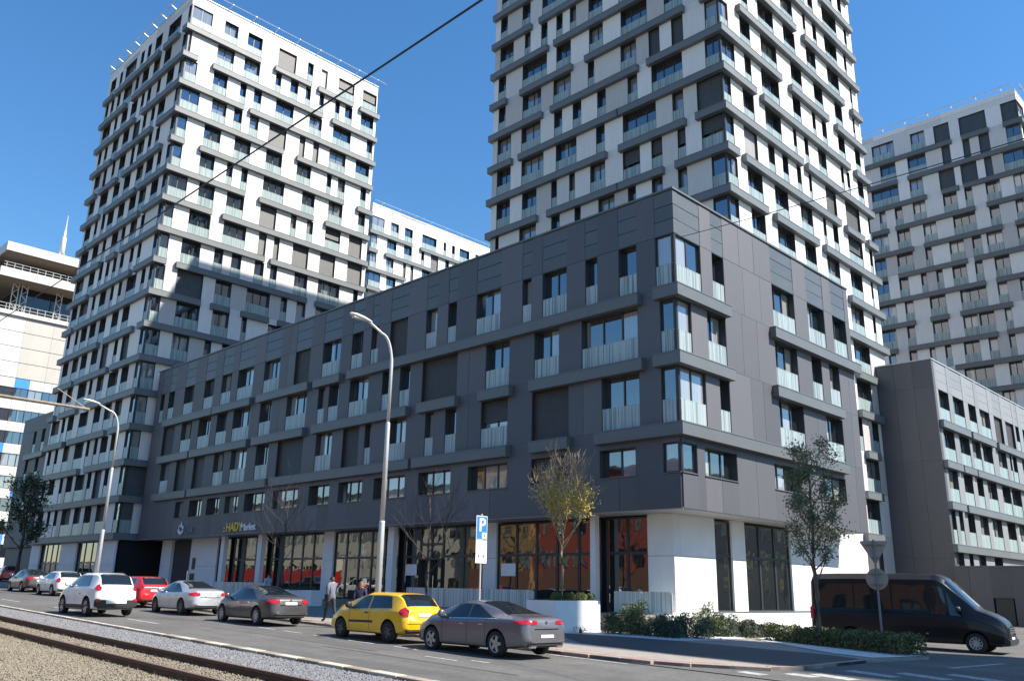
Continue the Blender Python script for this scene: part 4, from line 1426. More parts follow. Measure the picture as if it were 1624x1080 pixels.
# ---- road markings
for x0, x1, v, w in ((-29.4, -28.2, 16.62, .06), (-27.6, -26.4, 16.62, .06), (-25.6, -24.4, 16.6, .06), (-23.4, -22.0, 16.5, .06), (-21.0, -19.9, 16.5, .06), (-18.3, -17.0, 15.5, .05), (-16.9, -16.2, 15.9, .06), (-53, -49.5, 14.0, .07), (-44, -41, 14.0, .07), (-35, -32, 14.0, .07)):
    strip('road_marking', v - w, v + w, x0, x1, 'road_paint', .008)
sheet('road_marking', [(-17.2, 19.05), (-14.4, 18.95), (-14.4, 19.07), (-17.2, 19.17)], 'road_paint', .008)
for q in ([(-11.85, 20.0), (-11.1, 19.85), (-11.05, 20.25), (-11.8, 20.4)], [(-11.0, 20.75), (-10.2, 20.6), (-10.1, 21.05), (-10.9, 21.2)], [(-10.6, 21.3), (-9.4, 20.9), (-9.3, 21.4), (-10.5, 21.8)],
          [(-10.5, 23.1), (-9.1, 22.6), (-9.0, 23.1), (-10.4, 23.6)], [(-9.5, 23.9), (-8.1, 23.3), (-8.0, 23.8), (-9.4, 24.4)], [(-8.6, 24.9), (-7.1, 24.2), (-7.0, 24.7), (-8.5, 25.4)], [(-9.3, 27.2), (-8.9, 30.8), (-8.75, 30.8), (-9.1, 27.15)]):
    sheet('crossing_stripe', q, 'road_paint', .010)
# tar repairs and patches on the carriageway
for x0, x1, v0, v1 in ((-33, -24, 13.1, 13.9), (-45, -38, 17.4, 18.6), (-22, -14, 14.6, 14.75), (-31, -20, 15.1, 15.2)):
    strip('asphalt_patch', v0, v1, x0, x1, 'dark_asphalt' if v1 - v0 < .3 else 'asphalt', .004)

# =================================================================== planter, terrace parapets
pl = thing('planter', 'tall white planter box with a young tree and round box bushes on top', 'planter', (-23.35, 26.7, gz(-23) + PAVE))
mb = MB()
mb.box(-.75, .75, -1.3, 1.4, -.4, 1.17)
o = mb.obj('box', 'white_render', pl)
mb = MB()
mb.box(-.68, .68, -1.23, 1.33, 1.171, 1.19)
mb.obj('soil', 'soil', pl)


def fence(name, label, u0, u1, y, z0, z1, posts, group='glass parapets of the shop terrace', sx=0.0):
    t = thing(name, label, 'balustrade', (u0, y, z0), 0, group)
    n = posts
    for i in range(n):
        a, b = (u1 - u0) * i / n, (u1 - u0) * (i + 1) / n
        o = shared_box('glass_panel', 'fence_glass', a + .012, b - .012, 0, .024, .05, z1 - z0, t)
    for i in range(n + 1):
        a = (u1 - u0) * i / n
        shared_box('post', 'steel_pole', a - .025 if i else 0, a + .025 if i else .04, .03, .08, -.1, z1 - z0 - .05, t)
    return t


fence('glass_parapet', 'striped frosted glass parapet behind the yellow car and the parking sign', -35.9, -27.0, 28.85, .78, 1.72, 6)
fence('glass_parapet', 'striped frosted glass parapet right of the white planter at the block corner', -23.5, -20.6, 30.15, .82, 1.74, 2)
fence('glass_parapet', 'striped frosted glass parapet behind the silver and dark grey saloon cars', -56.5, -50.0, 28.85, 1.0, 1.82, 5)
tw_ = thing('retaining_wall', 'low white wall under the glass parapet at the block corner', 'wall', (-22, 30.3, 0))
core(tw_, 'wall', 'white_render', -23.4, -20.9, 30.05, 30.42, -.3, .83)
pl2 = thing('planter', 'low grey planter wall with dark plants left of the walking man', 'planter', (-45.5, 28.6, .6))
core(pl2, 'box', 'white_render', -47.3, -43.6, 28.2, 29.2, -.2, 1.45)
cw = thing('retaining_wall', 'dark base wall below the glass parapet behind the yellow car', 'wall', (-31, 28.8, 0))
core(cw, 'wall', 'paving', -36.0, -26.5, 28.78, 28.94, -.3, .8)

# =================================================================== vegetation
def leaf_cloud(name, material, pts, size, seed, parent=None, aspect=.6, loc=(0, 0, 0)):
    """many small leaf quads, each with its own direction"""
    g_ = np.random.default_rng(seed)
    P = np.array([tuple(p) for p in pts])
    n = len(P)
    d = g_.normal(size=(n, 3))
    d /= np.linalg.norm(d, axis=1)[:, None]
    e = np.cross(d, g_.normal(size=(n, 3)))
    e /= np.linalg.norm(e, axis=1)[:, None]
    s = size * (0.5 + g_.random(n))[:, None]
    a, b = d * s, e * s * aspect
    V = np.stack([P - a * .5, P + b * .5, P + a * .6, P - b * .5], 1).reshape(-1, 3)
    Fc = np.arange(n * 4, dtype=np.int32)
    me = bpy.data.meshes.new(name)
    me.vertices.add(len(V))
    me.vertices.foreach_set('co', V.ravel())
    me.loops.add(n * 4)
    me.loops.foreach_set('vertex_index', Fc)
    me.polygons.add(n)
    me.polygons.foreach_set('loop_start', np.arange(0, n * 4, 4, dtype=np.int32))
    me.polygons.foreach_set('loop_total', np.full(n, 4, np.int32))
    me.update()
    o = link(name, me, material, parent, loc)
    return o


def grow(rs, mb, p, d, length, rad, depth, tips, spread=.5, up=.25, kids=(2, 4), shrink=.68, seg=4, minr=.006):
    """one limb and, recursively, its twigs"""
    pts, q, dd = [p.copy()], p.copy(), d.normalized()
    for i in range(seg):
        dd = (dd + Vector((rs.gauss(0, .12), rs.gauss(0, .12), rs.gauss(0, .08) + up * .25))).normalized()
        q = q + dd * (length / seg)
        pts.append(q.copy())
    rr = [max(minr, rad * (1 - .55 * i / seg)) for i in range(seg + 1)]
    mb.tube(pts, rr, 6 if rad > .03 else 4 if rad > .012 else 3, cap=False)
    if depth == 0:
        tips.append((pts[-1], dd))
        tips.append((pts[-2], dd))
        return
    n = rs.randint(*kids)
    for i in range(n):
        t = rs.uniform(.35, 1.0) if i else 1.0
        k = min(seg - 1, int(t * seg))
        b = pts[k].lerp(pts[k + 1], t * seg - k if t < 1 else 1.0)
        a = rs.random() * 6.283
        side = Vector((math.cos(a), math.sin(a), 0))
        nd = (dd + side * spread * rs.uniform(.6, 1.3) + Vector((0, 0, up))).normalized()
        grow(rs, mb, b, nd, length * shrink * rs.uniform(.75, 1.2), rad * .55, depth - 1, tips, spread, up, kids, shrink, max(2, seg - 1), minr)


def tree(name, label, loc, trunk_h, trunk_r, crown, bark, leaf=None, nleaf=0, lsize=.08, seed=1, limbs=9, depth=3, spread=.5, up=.35, group=None, jitter=.25, minr=.006, tilt=(0, 0), kids=(2, 3)):
    """crown: list of (height fraction, limb length) along the leader"""
    t = thing(name, label, 'tree', loc, 0, group)
    rs = random.Random(seed)
    mb = MB()
    H_ = crown['top']
    lead = [Vector((0, 0, -.1))]
    for i in range(1, 9):
        z = H_ * i / 8
        lead.append(Vector((tilt[0] * z + rs.gauss(0, .03), tilt[1] * z + rs.gauss(0, .03), z)))
    mb.tube(lead, [trunk_r * (1.15 - 1.0 * (i / 8) ** .8) + .008 for i in range(9)], 9)
    mb.obj('trunk', bark, t, smooth=True)
    mb = MB()
    tips = []
    for i in range(limbs):
        fz = (i + rs.random()) / limbs
        z = trunk_h + (H_ * .94 - trunk_h) * fz
        k = min(7, int(z / H_ * 8))
        p = lead[k].lerp(lead[k + 1], z / H_ * 8 - k)
        a = i * 2.4 + rs.uniform(-.4, .4)
        L = crown['len'](fz) * rs.uniform(.8, 1.15)
        rise = crown['rise']
        grow(rs, mb, p, Vector((math.cos(a), math.sin(a), rise)), L, trunk_r * .38 * (1 - .5 * fz), depth, tips, spread, up, kids, .66, 4, minr)
    mb.obj('branches', bark, t, smooth=True)
    if leaf:
        pts = []
        g_ = random.Random(seed + 5)
        for _ in range(nleaf):
            p, d = g_.choice(tips)
            if crown.get('leafz') and not (crown['leafz'][0] < p.z + g_.gauss(0, .35) < crown['leafz'][1]):
                continue
            pts.append(p + Vector((g_.gauss(0, jitter), g_.gauss(0, jitter), g_.gauss(0, jitter))))
        o = leaf_cloud('crown', leaf, pts, lsize, seed, t)
        o['kind'] = 'stuff'
    return t


# young tree with yellow buds in the planter
tree('young_tree', 'young upright tree with bare twigs and yellow buds growing in the white planter', (-23.3, 26.6, 1.35), 1.75, .055,
     dict(top=4.7, len=lambda q: 1.2 * (1 - .5 * q) + .2, rise=1.15, leafz=(1.7, 3.9)), 'pale_bark', 'bud_leaf', 24000, .075, 11, 22, 3, .5, .38, None, .16, .008, (0, 0), (3, 4))
# leafy tree in front of the side facade
tree('leafy_tree', 'slim tree with fresh sparse green leaves beside the rear of the black van', (-14.75, 30.85, gz(-15)), 2.1, .09,
     dict(top=6.75, len=lambda q: .80 * (1 - .45 * q) + .15, rise=1.0), 'bark', 'green_leaf', 9000, .08, 29, 26, 3, .5, .25, None, .14, .006)
# dark tree at the left edge
tree('broad_tree', 'dark leafed tree before the office building at the left edge', (-80.5, 23.6, gz(-80)), 2.2, .16,
     dict(top=8.3, len=lambda q: 1.35 * (1 - .5 * q), rise=.85), 'dark_bark', 'dark_leaf', 3600, .2, 31, 15, 3, .6, .25, None, .3, .012)
# bare trees on the pavement in the shade of the block
for i, (x, y, lab, h) in enumerate(((-38.6, 23.2, 'bare dark street tree before the shop window left of the walking man', 5.4), (-29.0, 24.4, 'bare dark street tree before the shop entrance left of the parking sign', 5.2))):
    tree('bare_tree', lab, (x, y, gz(x) + PAVE), 1.9, .075, dict(top=h, len=lambda q: 1.35 * (1 - .4 * q) + .2, rise=.7), 'dark_bark', None, 0, .1, 41 + i, 11, 3, .55, .25, 'bare street trees in front of the shops', .2, .0045)


def shrub(name, label, loc, rx, ry, h, leaf, n, size, seed, group=None, spiky=.4, cat='shrub'):
    t = thing(name, label, cat, loc, 0, group)
    r = random.Random(seed)
    pts = []
    mb = MB()
    lobes = []
    for i in range(max(5, int(13 * rx))):
        a = r.random() * 6.28
        q = math.sqrt(r.random())
        lobes.append((rx * q * math.cos(a) * .8, ry * q * math.sin(a) * .8, h * r.uniform(.55, 1.05) * (1 - .35 * q)))
    for x, y, hh in lobes:
        mb.tube([(x * .4, y * .4, -.05), (x, y, hh * .85)], [.025, .008], 4)
    for _ in range(n):
        x, y, hh = r.choice(lobes)
        z = r.random() ** .75 * hh
        w = .42 * (1.15 - z / hh * spiky * 1.6)
        a = r.random() * 6.28
        q = r.random() ** .5 * max(.05, w)
        pts.append((x + q * math.cos(a), y + q * math.sin(a), z))
    mb.obj('stems_core', 'dark_bark', t)
    o = leaf_cloud('foliage', leaf, pts, size, seed, t, .35)
    o['kind'] = 'stuff'
    return t


# shrubs in the gravel bed at the block corner
for i, (x, y, rx, ry, h, leaf, lab) in enumerate((
        (-21.6, 27.6, .4, .35, 1.2, 'pine_leaf', 'thin yellow green pine shrub right beside the white planter'),
        (-20.9, 28.2, .7, .6, 1.6, 'pine_leaf', 'tall yellow green pine shrub under the corner glass parapet'),
        (-20.0, 28.4, 1.25, .9, .95, 'juniper', 'dark spreading juniper next to the tallest pine shrub'),
        (-19.2, 29.1, 1.3, .9, .95, 'juniper', 'dark spreading juniper in the middle of the gravel bed'),
        (-19.4, 30.9, .8, .7, 1.35, 'pine_leaf', 'yellow green pine shrub against the white side wall'),
        (-18.9, 31.9, 1.3, .9, .9, 'juniper', 'dark low juniper before the side shop window'),
        (-18.8, 33.6, 1.3, .9, .7, 'juniper', 'lowest dark juniper nearest the hedge'))):
    shrub('shrub', lab, (x, y, gz(x) + PAVE), rx, ry, h, leaf, int(4600 * rx + 900), .085, 60 + i, 'shrubs in the white gravel bed')
tiny = shrub('shrub', 'tiny sprig growing before the white planter wall', (-22.2, 26.4, gz(-23) + PAVE), .1, .1, .38, 'pine_leaf', 130, .06, 70)
# round box bushes on the planter
for i in range(7):
    x = -22.85 - (i % 2) * .1
    y = 25.65 + i * .36
    t = thing('box_bush', 'round clipped box bush on the white planter, %s' % ('leftmost of the row', 'second from the left', 'third from the left', 'in the middle of the row', 'third from the right', 'second from the right', 'rightmost of the row')[i], 'bush', (x, y, 1.38), 0, 'box bushes on the planter')
    r = random.Random(i)
    pts = []
    for _ in range(420):
        d = Vector((r.gauss(0, 1), r.gauss(0, 1), r.gauss(0, 1))).normalized() * (.17 * r.uniform(.8, 1.05))
        pts.append(d + Vector((0, 0, .1)))
    o = leaf_cloud('foliage', 'box_leaf', pts, .05, i, t, .7)
    o['kind'] = 'stuff'
# clipped hedge along the side street
hg = thing('hedge', 'low clipped hedge on the traffic island in front of the black van', 'hedge', (-14, 30.6, gz(-14)))
r = random.Random(3)
pts = []
pa, pb = Vector((-17.0, 31.8, 0)), Vector((-11.1, 29.7, 0))
ax = (pb - pa).normalized()
nx = Vector((-ax.y, ax.x, 0))
for _ in range(15000):
    s_, w, z = r.random(), r.uniform(-.62, .62), r.random() ** .6
    hh = .60 + .06 * math.sin(s_ * 23) + .06 * math.sin(s_ * 61 + w * 5)
    if r.random() < .55:
        if r.random() < .5:
            z = r.uniform(.92, 1.03)
        else:
            w = math.copysign(r.uniform(.5, .66), w)
    if r.random() < .06:
        s_ = r.choice([r.uniform(-.01, .02), r.uniform(.98, 1.01)])
        w = r.uniform(-.6, .6)
    p = pa + ax * (s_ * (pb - pa).length) + nx * w
    pts.append((p.x + 14, p.y - 30.6, z * hh))
leaf_cloud('foliage', 'hedge_leaf', pts, .075, 3, hg, .6)['kind'] = 'stuff'
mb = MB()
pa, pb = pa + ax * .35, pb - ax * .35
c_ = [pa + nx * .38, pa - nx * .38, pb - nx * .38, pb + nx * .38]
mb.prism([(p.x + 14, p.y - 30.6) for p in c_], -.05, .55)  # solid dark core added to fill the hedge behind its leaves
mb.obj('stems_core', 'soil', hg)
# planter greenery by the shop
shrub('planter_plants', 'dark low plants in the grey planter wall left of the walking man', (-45.5, 28.7, 1.4), 1.6, .4, .38, 'dark_leaf', 2400, .1, 81, None, .2, 'plants')

# =================================================================== lamps, signs, wires
def lamp_post(label, loc, h, reach, rise):
    t = thing('street_lamp', label, 'street lamp', loc, 0, 'curved street lamps along the pavement')
    mb = MB()
    mb.tube([(0, 0, -.2), (0, 0, h * .33), (0, 0, h * .335)], [.125, .112, .105], 14)
    mb.tube([(0, 0, h * .335), (0, 0, h * .66), (0, 0, h * .665)], [.095, .088, .07], 14)
    mb.tube([(0, 0, 0.0), (0, 0, .5)], [.15, .15], 14)
    mb.obj('pole', 'steel_pole', t, smooth=True)
    mb = MB()
    pts = [(0, 0, h * .66)]
    top = h
    for i in range(9):
        a = math.pi / 2 * i / 8
        pts.append((0, -reach * .45 * (1 - math.cos(a)), h * .86 + (h * .14 - .35) * math.sin(a)))
    pts.append((0, -reach, top + rise - .1))
    mb.tube(pts, [.068] * 3 + [.06] * 5 + [.05] * 3, 10)
    mb.obj('arm', 'steel_pole', t, smooth=True)
    # luminaire: flattened drop
    mb = MB()
    secs = [(-.05, .06, .05), (.12, .10, .08), (.4, .16, .11), (.75, .17, .10), (.95, .12, .06), (1.02, .03, .02)]
    n = 10
    for d_, w, hh in secs:
        for k in range(n):
            a = 2 * math.pi * k / n
            mb.v.append((w * math.cos(a), -reach - d_ + .1, top + rise - .1 + .12 * d_ + hh * math.sin(a) * (1 if math.sin(a) > 0 else .6)))
    for i in range(len(secs) - 1):
        for k in range(n):
            mb.f.append((i * n + k, i * n + (k + 1) % n, (i + 1) * n + (k + 1) % n, (i + 1) * n + k))
            mb.m.append(0)
    mb.f.append(tuple(range(n)))
    mb.m.append(0)
    hd = mb.obj('lamp_head', 'lamp_shell', t, smooth=True)
    m2 = MB()
    m2.box(-.1, .1, -reach - .75, -reach - .2, top + rise - .11, top + rise - .06)
    m2.obj('lamp_cover', 'lamp_glass', hd)
    return t


lamp_post('tall curved street lamp standing behind the yellow car', (-27.0, 20.35, gz(-27) + PAVE), 11.6, 1.25, .10)
lamp_post('tall curved street lamp standing behind the white off-road car at the left tower', (-56.9, 21.2, gz(-57) + PAVE), 11.8, 1.5, .1)

# parking sign
ps = thing('parking_sign', 'blue parking sign over a white plate on a thin pole behind the grey saloon', 'sign', (-21.85, 20.7, gz(-22) + PAVE))
mb = MB()
mb.tube([(0, .02, -.1), (0, .02, 4.05)], .03, 8)
mb.obj('pole', 'steel_pole', ps)
# the plates face along the street towards oncoming traffic (+X)
def plate(name, m, w, h, z, parent, x=.045):
    return shared_box(name, m, x - .012, x, -w / 2, w / 2, z, z + h, parent, .004)


p1 = plate('blue_plate', 'sign_white', .52, .80, 3.18, ps)
shared_box('blue_field', 'sign_blue', .0125, .015, .02, .50, .02, .78, p1)
tx = link('letter', text_mesh('P', .62, .002, 'CENTER', .012), 'sign_white', p1)
tx.matrix_local = Matrix(((0, 0, 1, .019), (1, 0, 0, .27), (0, 1, 0, .29), (0, 0, 0, 1)))
shared_box('pictogram', 'sign_white', .0155, .019, .27, .48, .05, .24, p1)
shared_box('pictogram', 'sign_black', .0195, .022, .34, .40, .11, .17, p1)
p2 = plate('white_plate', 'sign_white', .52, .76, 2.40, ps)
mb = MB()
ring = []
for k in range(20):
    a = 2 * math.pi * k / 20
    for rr in (.13, .11):
        ring.append((.0015, .26 + rr * math.cos(a), .52 + rr * math.sin(a)))
mb.v = ring
for k in range(20):
    j = (k + 1) % 20
    mb.f.append((2 * k, 2 * j, 2 * j + 1, 2 * k + 1))
    mb.m.append(0)
mb.obj('pictogram', 'blind_light', p2, (.0125, 0, 0))
tx = link('lettering', text_mesh('8 - 18', .13, .001, 'CENTER', .004), 'sign_black', p2)
tx.matrix_local = Matrix(((0, 0, 1, .0145), (1, 0, 0, .26), (0, 1, 0, .19), (0, 0, 0, 1)))

# back of a give way sign with a round sign under it
gs = thing('traffic_sign', 'pole with the tan backs of a triangular and a round traffic sign in the hedge', 'sign', (-12.5, 30.75, gz(-12.5)), R(18))
mb = MB()
mb.tube([(0, 0, -.1), (0, 0, 3.75)], .035, 8)
mb.obj('pole', 'sign_pole', gs)
mb = MB()
tri = [(-.45, 3.72), (.45, 3.72), (0, 2.93)]
tri = []
for cx_, cz_, a0 in ((-.40, 3.66, 90), (0, 2.98, 210), (.40, 3.66, 330)):
    for k in range(5):
        a = R(a0 + k * 30)
        tri.append((cx_ + .05 * math.cos(a), cz_ + .05 * math.sin(a)))
n = len(tri)
mb.v = [(x, .04, z) for x, z in tri] + [(x, .06, z) for x, z in tri]
mb.f = [tuple(range(n)), tuple(range(n, 2 * n))] + [(i, (i + 1) % n, n + (i + 1) % n, n + i) for i in range(n)]
mb.m = [0] * len(mb.f)
mb.obj('triangle_plate', 'sign_back', gs)
mb = MB()
mb.tube([(0, .04, 2.42), (0, .06, 2.42)], .36, 28)
mb.obj('round_plate', 'sign_back', gs)
for z, w in ((3.58, .3), (3.14, .12), (2.6, .2), (2.24, .2)):
    shared_box('bracket', 'sign_pole', -w, w, -.045, .038, z - .012, z + .012, gs)

# shop lettering on the block's fascia
sg = thing('shop_sign', 'yellow and white shop lettering mounted on the charcoal fascia', 'sign', (-57.4, 29.6, 5.12))
specs = [(':', 'letter_white', 0, .62), ('HADY', 'letter_yellow', .32, .82), ('Market', 'letter_white', 2.42, .66)]
for body, m, x, s_ in specs:
    o = link('lettering', text_mesh(body, s_, .03, 'LEFT', .012), m, sg)
    o.matrix_local = Matrix(((1, 0, 0, x), (0, 0, -1, -.04), (0, 1, 0, .08), (0, 0, 0, 1)))
sg = thing('shop_sign', 'pale round swirl emblem with dim letters on the charcoal fascia', 'sign', (-64.6, 29.6, 5.1))
mb = MB()
pts = [(.55 + .42 * math.cos(a) * (1 - .03 * k), -.06, .48 + .40 * math.sin(a) * (1 - .03 * k)) for k, a in ((k, R(130 + k * 26)) for k in range(14))]
mb.tube(pts, [.05 + .05 * math.sin(i / 13 * 3.14) for i in range(14)], 6)
mb.tube([(.5, -.06, .62), (.52, -.06, 1.02)], [.07, .04], 6)
mb.tube([(.28, -.06, .28), (.52, -.06, .16), (.8, -.06, .30)], [.10, .14, .06], 6)
mb.obj('emblem', 'letter_white', sg)
o = link('lettering', text_mesh('UNK', .66, .03, 'LEFT', .01), 'letter_dim', sg)
o.matrix_local = Matrix(((1, 0, 0, 1.15), (0, 0, -1, -.04), (0, 1, 0, .12), (0, 0, 0, 1)))


def wire(label, p0, p1, sag, rad):
    pts = []
    for i in range(25):
        t = i / 24
        p = Vector(p0).lerp(Vector(p1), t)
        p.z -= sag * 4 * t * (1 - t)
        pts.append(p)
    mb = MB()
    mb.tube(pts, rad, 6)
    o = mb.obj('overhead_wire', 'wire')
    return tag(o, label, 'wire', 'overhead wires')


wire('overhead wire running slantwise up across the sky and the left tower', (1.17, 4.44, 6.92), (-49.0, 8.05, 10.6), .0, .013)
wire('overhead wire tied to the upper corner of the charcoal block, running off to the right', (-19.35, 29.62, 16.6), (2.0, 17.6, 10.4), .12, .014)
ms = thing('bracket_arm', 'rusty tram wire bracket arm reaching in from the left edge', 'bracket', (-44.6, 11.1, 9.95))
mb = MB()
mb.tube([(-.9, -1.7, .18), (1.8, 3.4, -.35)], .07, 8)
mb.obj('arm', 'mast_rust', ms)
mb = MB()
mb.tube([(.9, 2.1, .6), (1.75, 3.3, -.33)], .022, 6)
mb.obj('tie_rod', 'mast_rust', ms)
# hoop stand at the right edge
hs = thing('bicycle_stand', 'thin metal hoop stand before the front of the black van at the right edge', 'bicycle stand', (-7.6, 32.2, gz(-8)))
for i in range(2):
    mb = MB()
    mb.tube([(i * .35, 0, -.05), (i * .35, 0, .75), (i * .35 + .06, .1, .82), (i * .35 + .1, .5, .82), (i * .35 + .1, .58, .75), (i * .35 + .1, .58, -.05)], .022, 6)
    mb.obj('hoop', 'steel_pole', hs)

# =================================================================== vehicles
def interp(tab, x):
    """smooth (monotone cubic) interpolation of a table of (x, y)"""
    n = len(tab)
    if x <= tab[0][0]:
        return tab[0][1]
    if x >= tab[-1][0]:
        return tab[-1][1]
    for i in range(n - 1):
        if tab[i][0] <= x <= tab[i + 1][0]:
            break
    d = [(tab[j + 1][1] - tab[j][1]) / (tab[j + 1][0] - tab[j][0]) for j in range(n - 1)]

    def m(j):
        if j == 0:
            return d[0]
        if j == n - 1:
            return d[-1]
        if d[j - 1] * d[j] <= 0:
            return 0.0
        return 2 * d[j - 1] * d[j] / (d[j - 1] + d[j])
    h = tab[i + 1][0] - tab[i][0]
    t = (x - tab[i][0]) / h
    return ((2 * t ** 3 - 3 * t ** 2 + 1) * tab[i][1] + (t ** 3 - 2 * t ** 2 + t) * h * m(i) + (-2 * t ** 3 + 3 * t ** 2) * tab[i + 1][1] + (t ** 3 - t ** 2) * h * m(i + 1))


class Body:
    """car body as a surface S(x, v): x along the car (front = +x), v from the belly (0) over the side to the roof centre (9)"""

    def __init__(s, spec):
        s.p = spec

    def section(s, x):
        p = s.p
        w, top, belt, wr, zb = interp(p['w'], x), interp(p['top'], x), interp(p['belt'], x), interp(p['wr'], x), interp(p['zb'], x)
        belt = min(belt, top - .03)
        g = top - belt
        low = zb + (belt - zb) * .22
        mid = zb + (belt - zb) * .62
        return [(0, zb), (w * .80, zb), (w * .955, zb + .05), (w * .985, low), (w, mid), (w * .975, belt - .05), (w * .945, belt),
                (wr, belt + g * .84), (wr * .72, belt + g * .975), (0, top)]

    def S(s, x, v, side=1, off=0.0):
        sec = s.section(x)
        i = min(8, max(0, int(v)))
        t = v - i
        e = max(0.0, min(x - s.p['x'][0], s.p['x'][1] - x))
        k = 1.0 if e > .14 else .90 + .10 * math.sin(math.acos(1 - e / .14))
        y = (sec[i][0] + (sec[i + 1][0] - sec[i][0]) * t) * k
        z = sec[i][1] + (sec[i + 1][1] - sec[i][1]) * t
        z = .55 + (z - .55) * (.94 + .06 * (k - .9) / .1)
        if off:
            a, b = Vector(s.S(x + .02, v)), Vector(s.S(x - .02, v))
            dv = Vector((0, sec[i + 1][0] - sec[i][0], sec[i + 1][1] - sec[i][1]))
            n = (a - b).cross(dv)
            if n.length > 1e-9:
                n.normalize()
                if n.y < 0 and v < 8 or (n.z < 0 and v >= 7):
                    n = -n
            return (s.shear(x, z) + n.x * off, side * (y + n.y * off), z + n.z * off)
        return (s.shear(x, z), side * y, z)

    def vz(s, x, z):
        """section parameter at height z on the flank"""
        lo, hi = 2.0, 7.0
        for _ in range(24):
            m = (lo + hi) / 2
            if s.S(x, m)[2] < z:
                lo = m
            else:
                hi = m
        return lo

    def tail_light(s, z0, z1, yin, length, side):
        """lens that wraps from the tail panel round the corner on to the flank"""
        x0 = s.p['x'][0]
        mb = MB()
        n, m = 7, 6
        cols = []
        for i in range(n + 1):           # along the flank, from the front tip to the corner
            x = x0 + length * (1 - i / n) + .004
            q = min(1.0, .35 + i / n)
            za, zb = z0 + (z1 - z0) * (.5 - .5 * q), z0 + (z1 - z0) * (.5 + .5 * q)
            cols.append([s.S(x, s.vz(x, za + (zb - za) * j / m), side, .010) for j in range(m + 1)])
        for i in range(1, 6):            # across the tail panel towards the middle
            row = []
            for j in range(m + 1):
                z = z0 + (z1 - z0) * j / m
                yo = abs(s.S(x0 + .004, s.vz(x0 + .004, z), side)[1])
                y = yo + (yin - yo) * i / 5
                row.append((s.shear(x0, z) - .014, side * y, z + (z1 - z0) * .12 * (i / 5) * (.5 - j / m) * 2))
            cols.append(row)
        for c in cols:
            mb.v += c
        w_ = m + 1
        for i in range(len(cols) - 1):
            for j in range(m):
                mb.f.append((i * w_ + j, i * w_ + j + 1, (i + 1) * w_ + j + 1, (i + 1) * w_ + j))
                mb.m.append(0)
        return mb

    def shear(s, x, z):
        p = s.p
        L0, L1 = p['x'][0], p['x'][1]
        r = p.get('rear_rake', 0.0) * max(0, 1 - (x - L0) / .35) * (z - .55)
        f_ = p.get('front_rake', 0.0) * max(0, 1 - (L1 - x) / .35) * (z - .55)
        return x + r - f_

    def mesh(s):
        p = s.p
        x0, x1 = p['x']
        xs = [x0, x0 + .015, x0 + .05, x0 + .11]
        n = 52
        xs += [x0 + .16 + (x1 - x0 - .32) * i / n for i in range(n + 1)]
        xs += [x1 - .11, x1 - .05, x1 - .015, x1]
        vs_ = [0, .9, 1, 1.6, 2, 2.5, 3, 3.33, 3.66, 4, 4.5, 4.85, 5, 5.5, 6, 6.25, 6.5, 6.75, 6.9, 7, 7.3, 7.7, 8, 8.35, 8.7, 9]
        mb = MB()
        rows = []
        for x in xs:
            row = []
            ring = [s.S(x, v) for v in vs_] + [s.S(x, v, -1) for v in reversed(vs_[1:-1])]
            for q in ring:
                row.append(len(mb.v))
                mb.v.append(q)
            rows.append(row)
        m = len(rows[0])
        for a, b in zip(rows, rows[1:]):
            for k in range(m):
                mb.f.append((a[k], a[(k + 1) % m], b[(k + 1) % m], b[k]))
                mb.m.append(0)
        mb.f.append(tuple(reversed(rows[0])))
        mb.f.append(tuple(rows[-1]))
        mb.m += [0, 0]
        me = mb.mesh('body')
        # wheel housings
        cut = MB()
        for wx in p['axles']:
            for sd in (-1, 1):
                cut.tube([(wx, sd * (interp(p['w'], wx) - .30), p['r'] + .005), (wx, sd * 1.4, p['r'] + .005)], p['r'] + p.get('arch', .065), 28)
        cme = cut.mesh('cut')
        bo = bpy.data.objects.new('tmp_body', me)
        co = bpy.data.objects.new('tmp_cut', cme)
        COL.objects.link(bo)
        COL.objects.link(co)
        me.materials.append(MATS[p['paint']])
        cme.materials.append(MATS['arch_dark'])
        md = bo.modifiers.new('b', 'BOOLEAN')
        md.operation = 'DIFFERENCE'
        md.object = co
        md.solver = 'EXACT'
        md.material_mode = 'TRANSFER'
        dg = bpy.context.evaluated_depsgraph_get()
        out = bpy.data.meshes.new_from_object(bo.evaluated_get(dg))
        bpy.data.objects.remove(bo)
        bpy.data.objects.remove(co)
        bm = bmesh.new()
        bm.from_mesh(out)
        for f_ in bm.faces:
            f_.smooth = True
        for e_ in bm.edges:
            if len(e_.link_faces) == 2 and e_.calc_face_angle(0) > .6:
                e_.smooth = False
        bm.to_mesh(out)
        bm.free()
        return out

    def patch(s, q, off=.006, side=1, nu=10, nv=4, thick=0):
        """surface patch between four (x, v) corners: lower rear, lower front, upper front, upper rear"""
        mb = MB()
        for j in range(nv + 1):
            for i in range(nu + 1):
                a, b = i / nu, j / nv
                x = (q[0][0] * (1 - a) + q[1][0] * a) * (1 - b) + (q[3][0] * (1 - a) + q[2][0] * a) * b
                v = (q[0][1] * (1 - a) + q[1][1] * a) * (1 - b) + (q[3][1] * (1 - a) + q[2][1] * a) * b
                mb.v.append(s.S(x, v, side, off))
        for j in range(nv):
            for i in range(nu):
                k = j * (nu + 1) + i
                fc = (k, k + 1, k + nu + 2, k + nu + 1)
                mb.f.append(fc if side < 0 else fc[::-1])
                mb.m.append(0)
        return mb


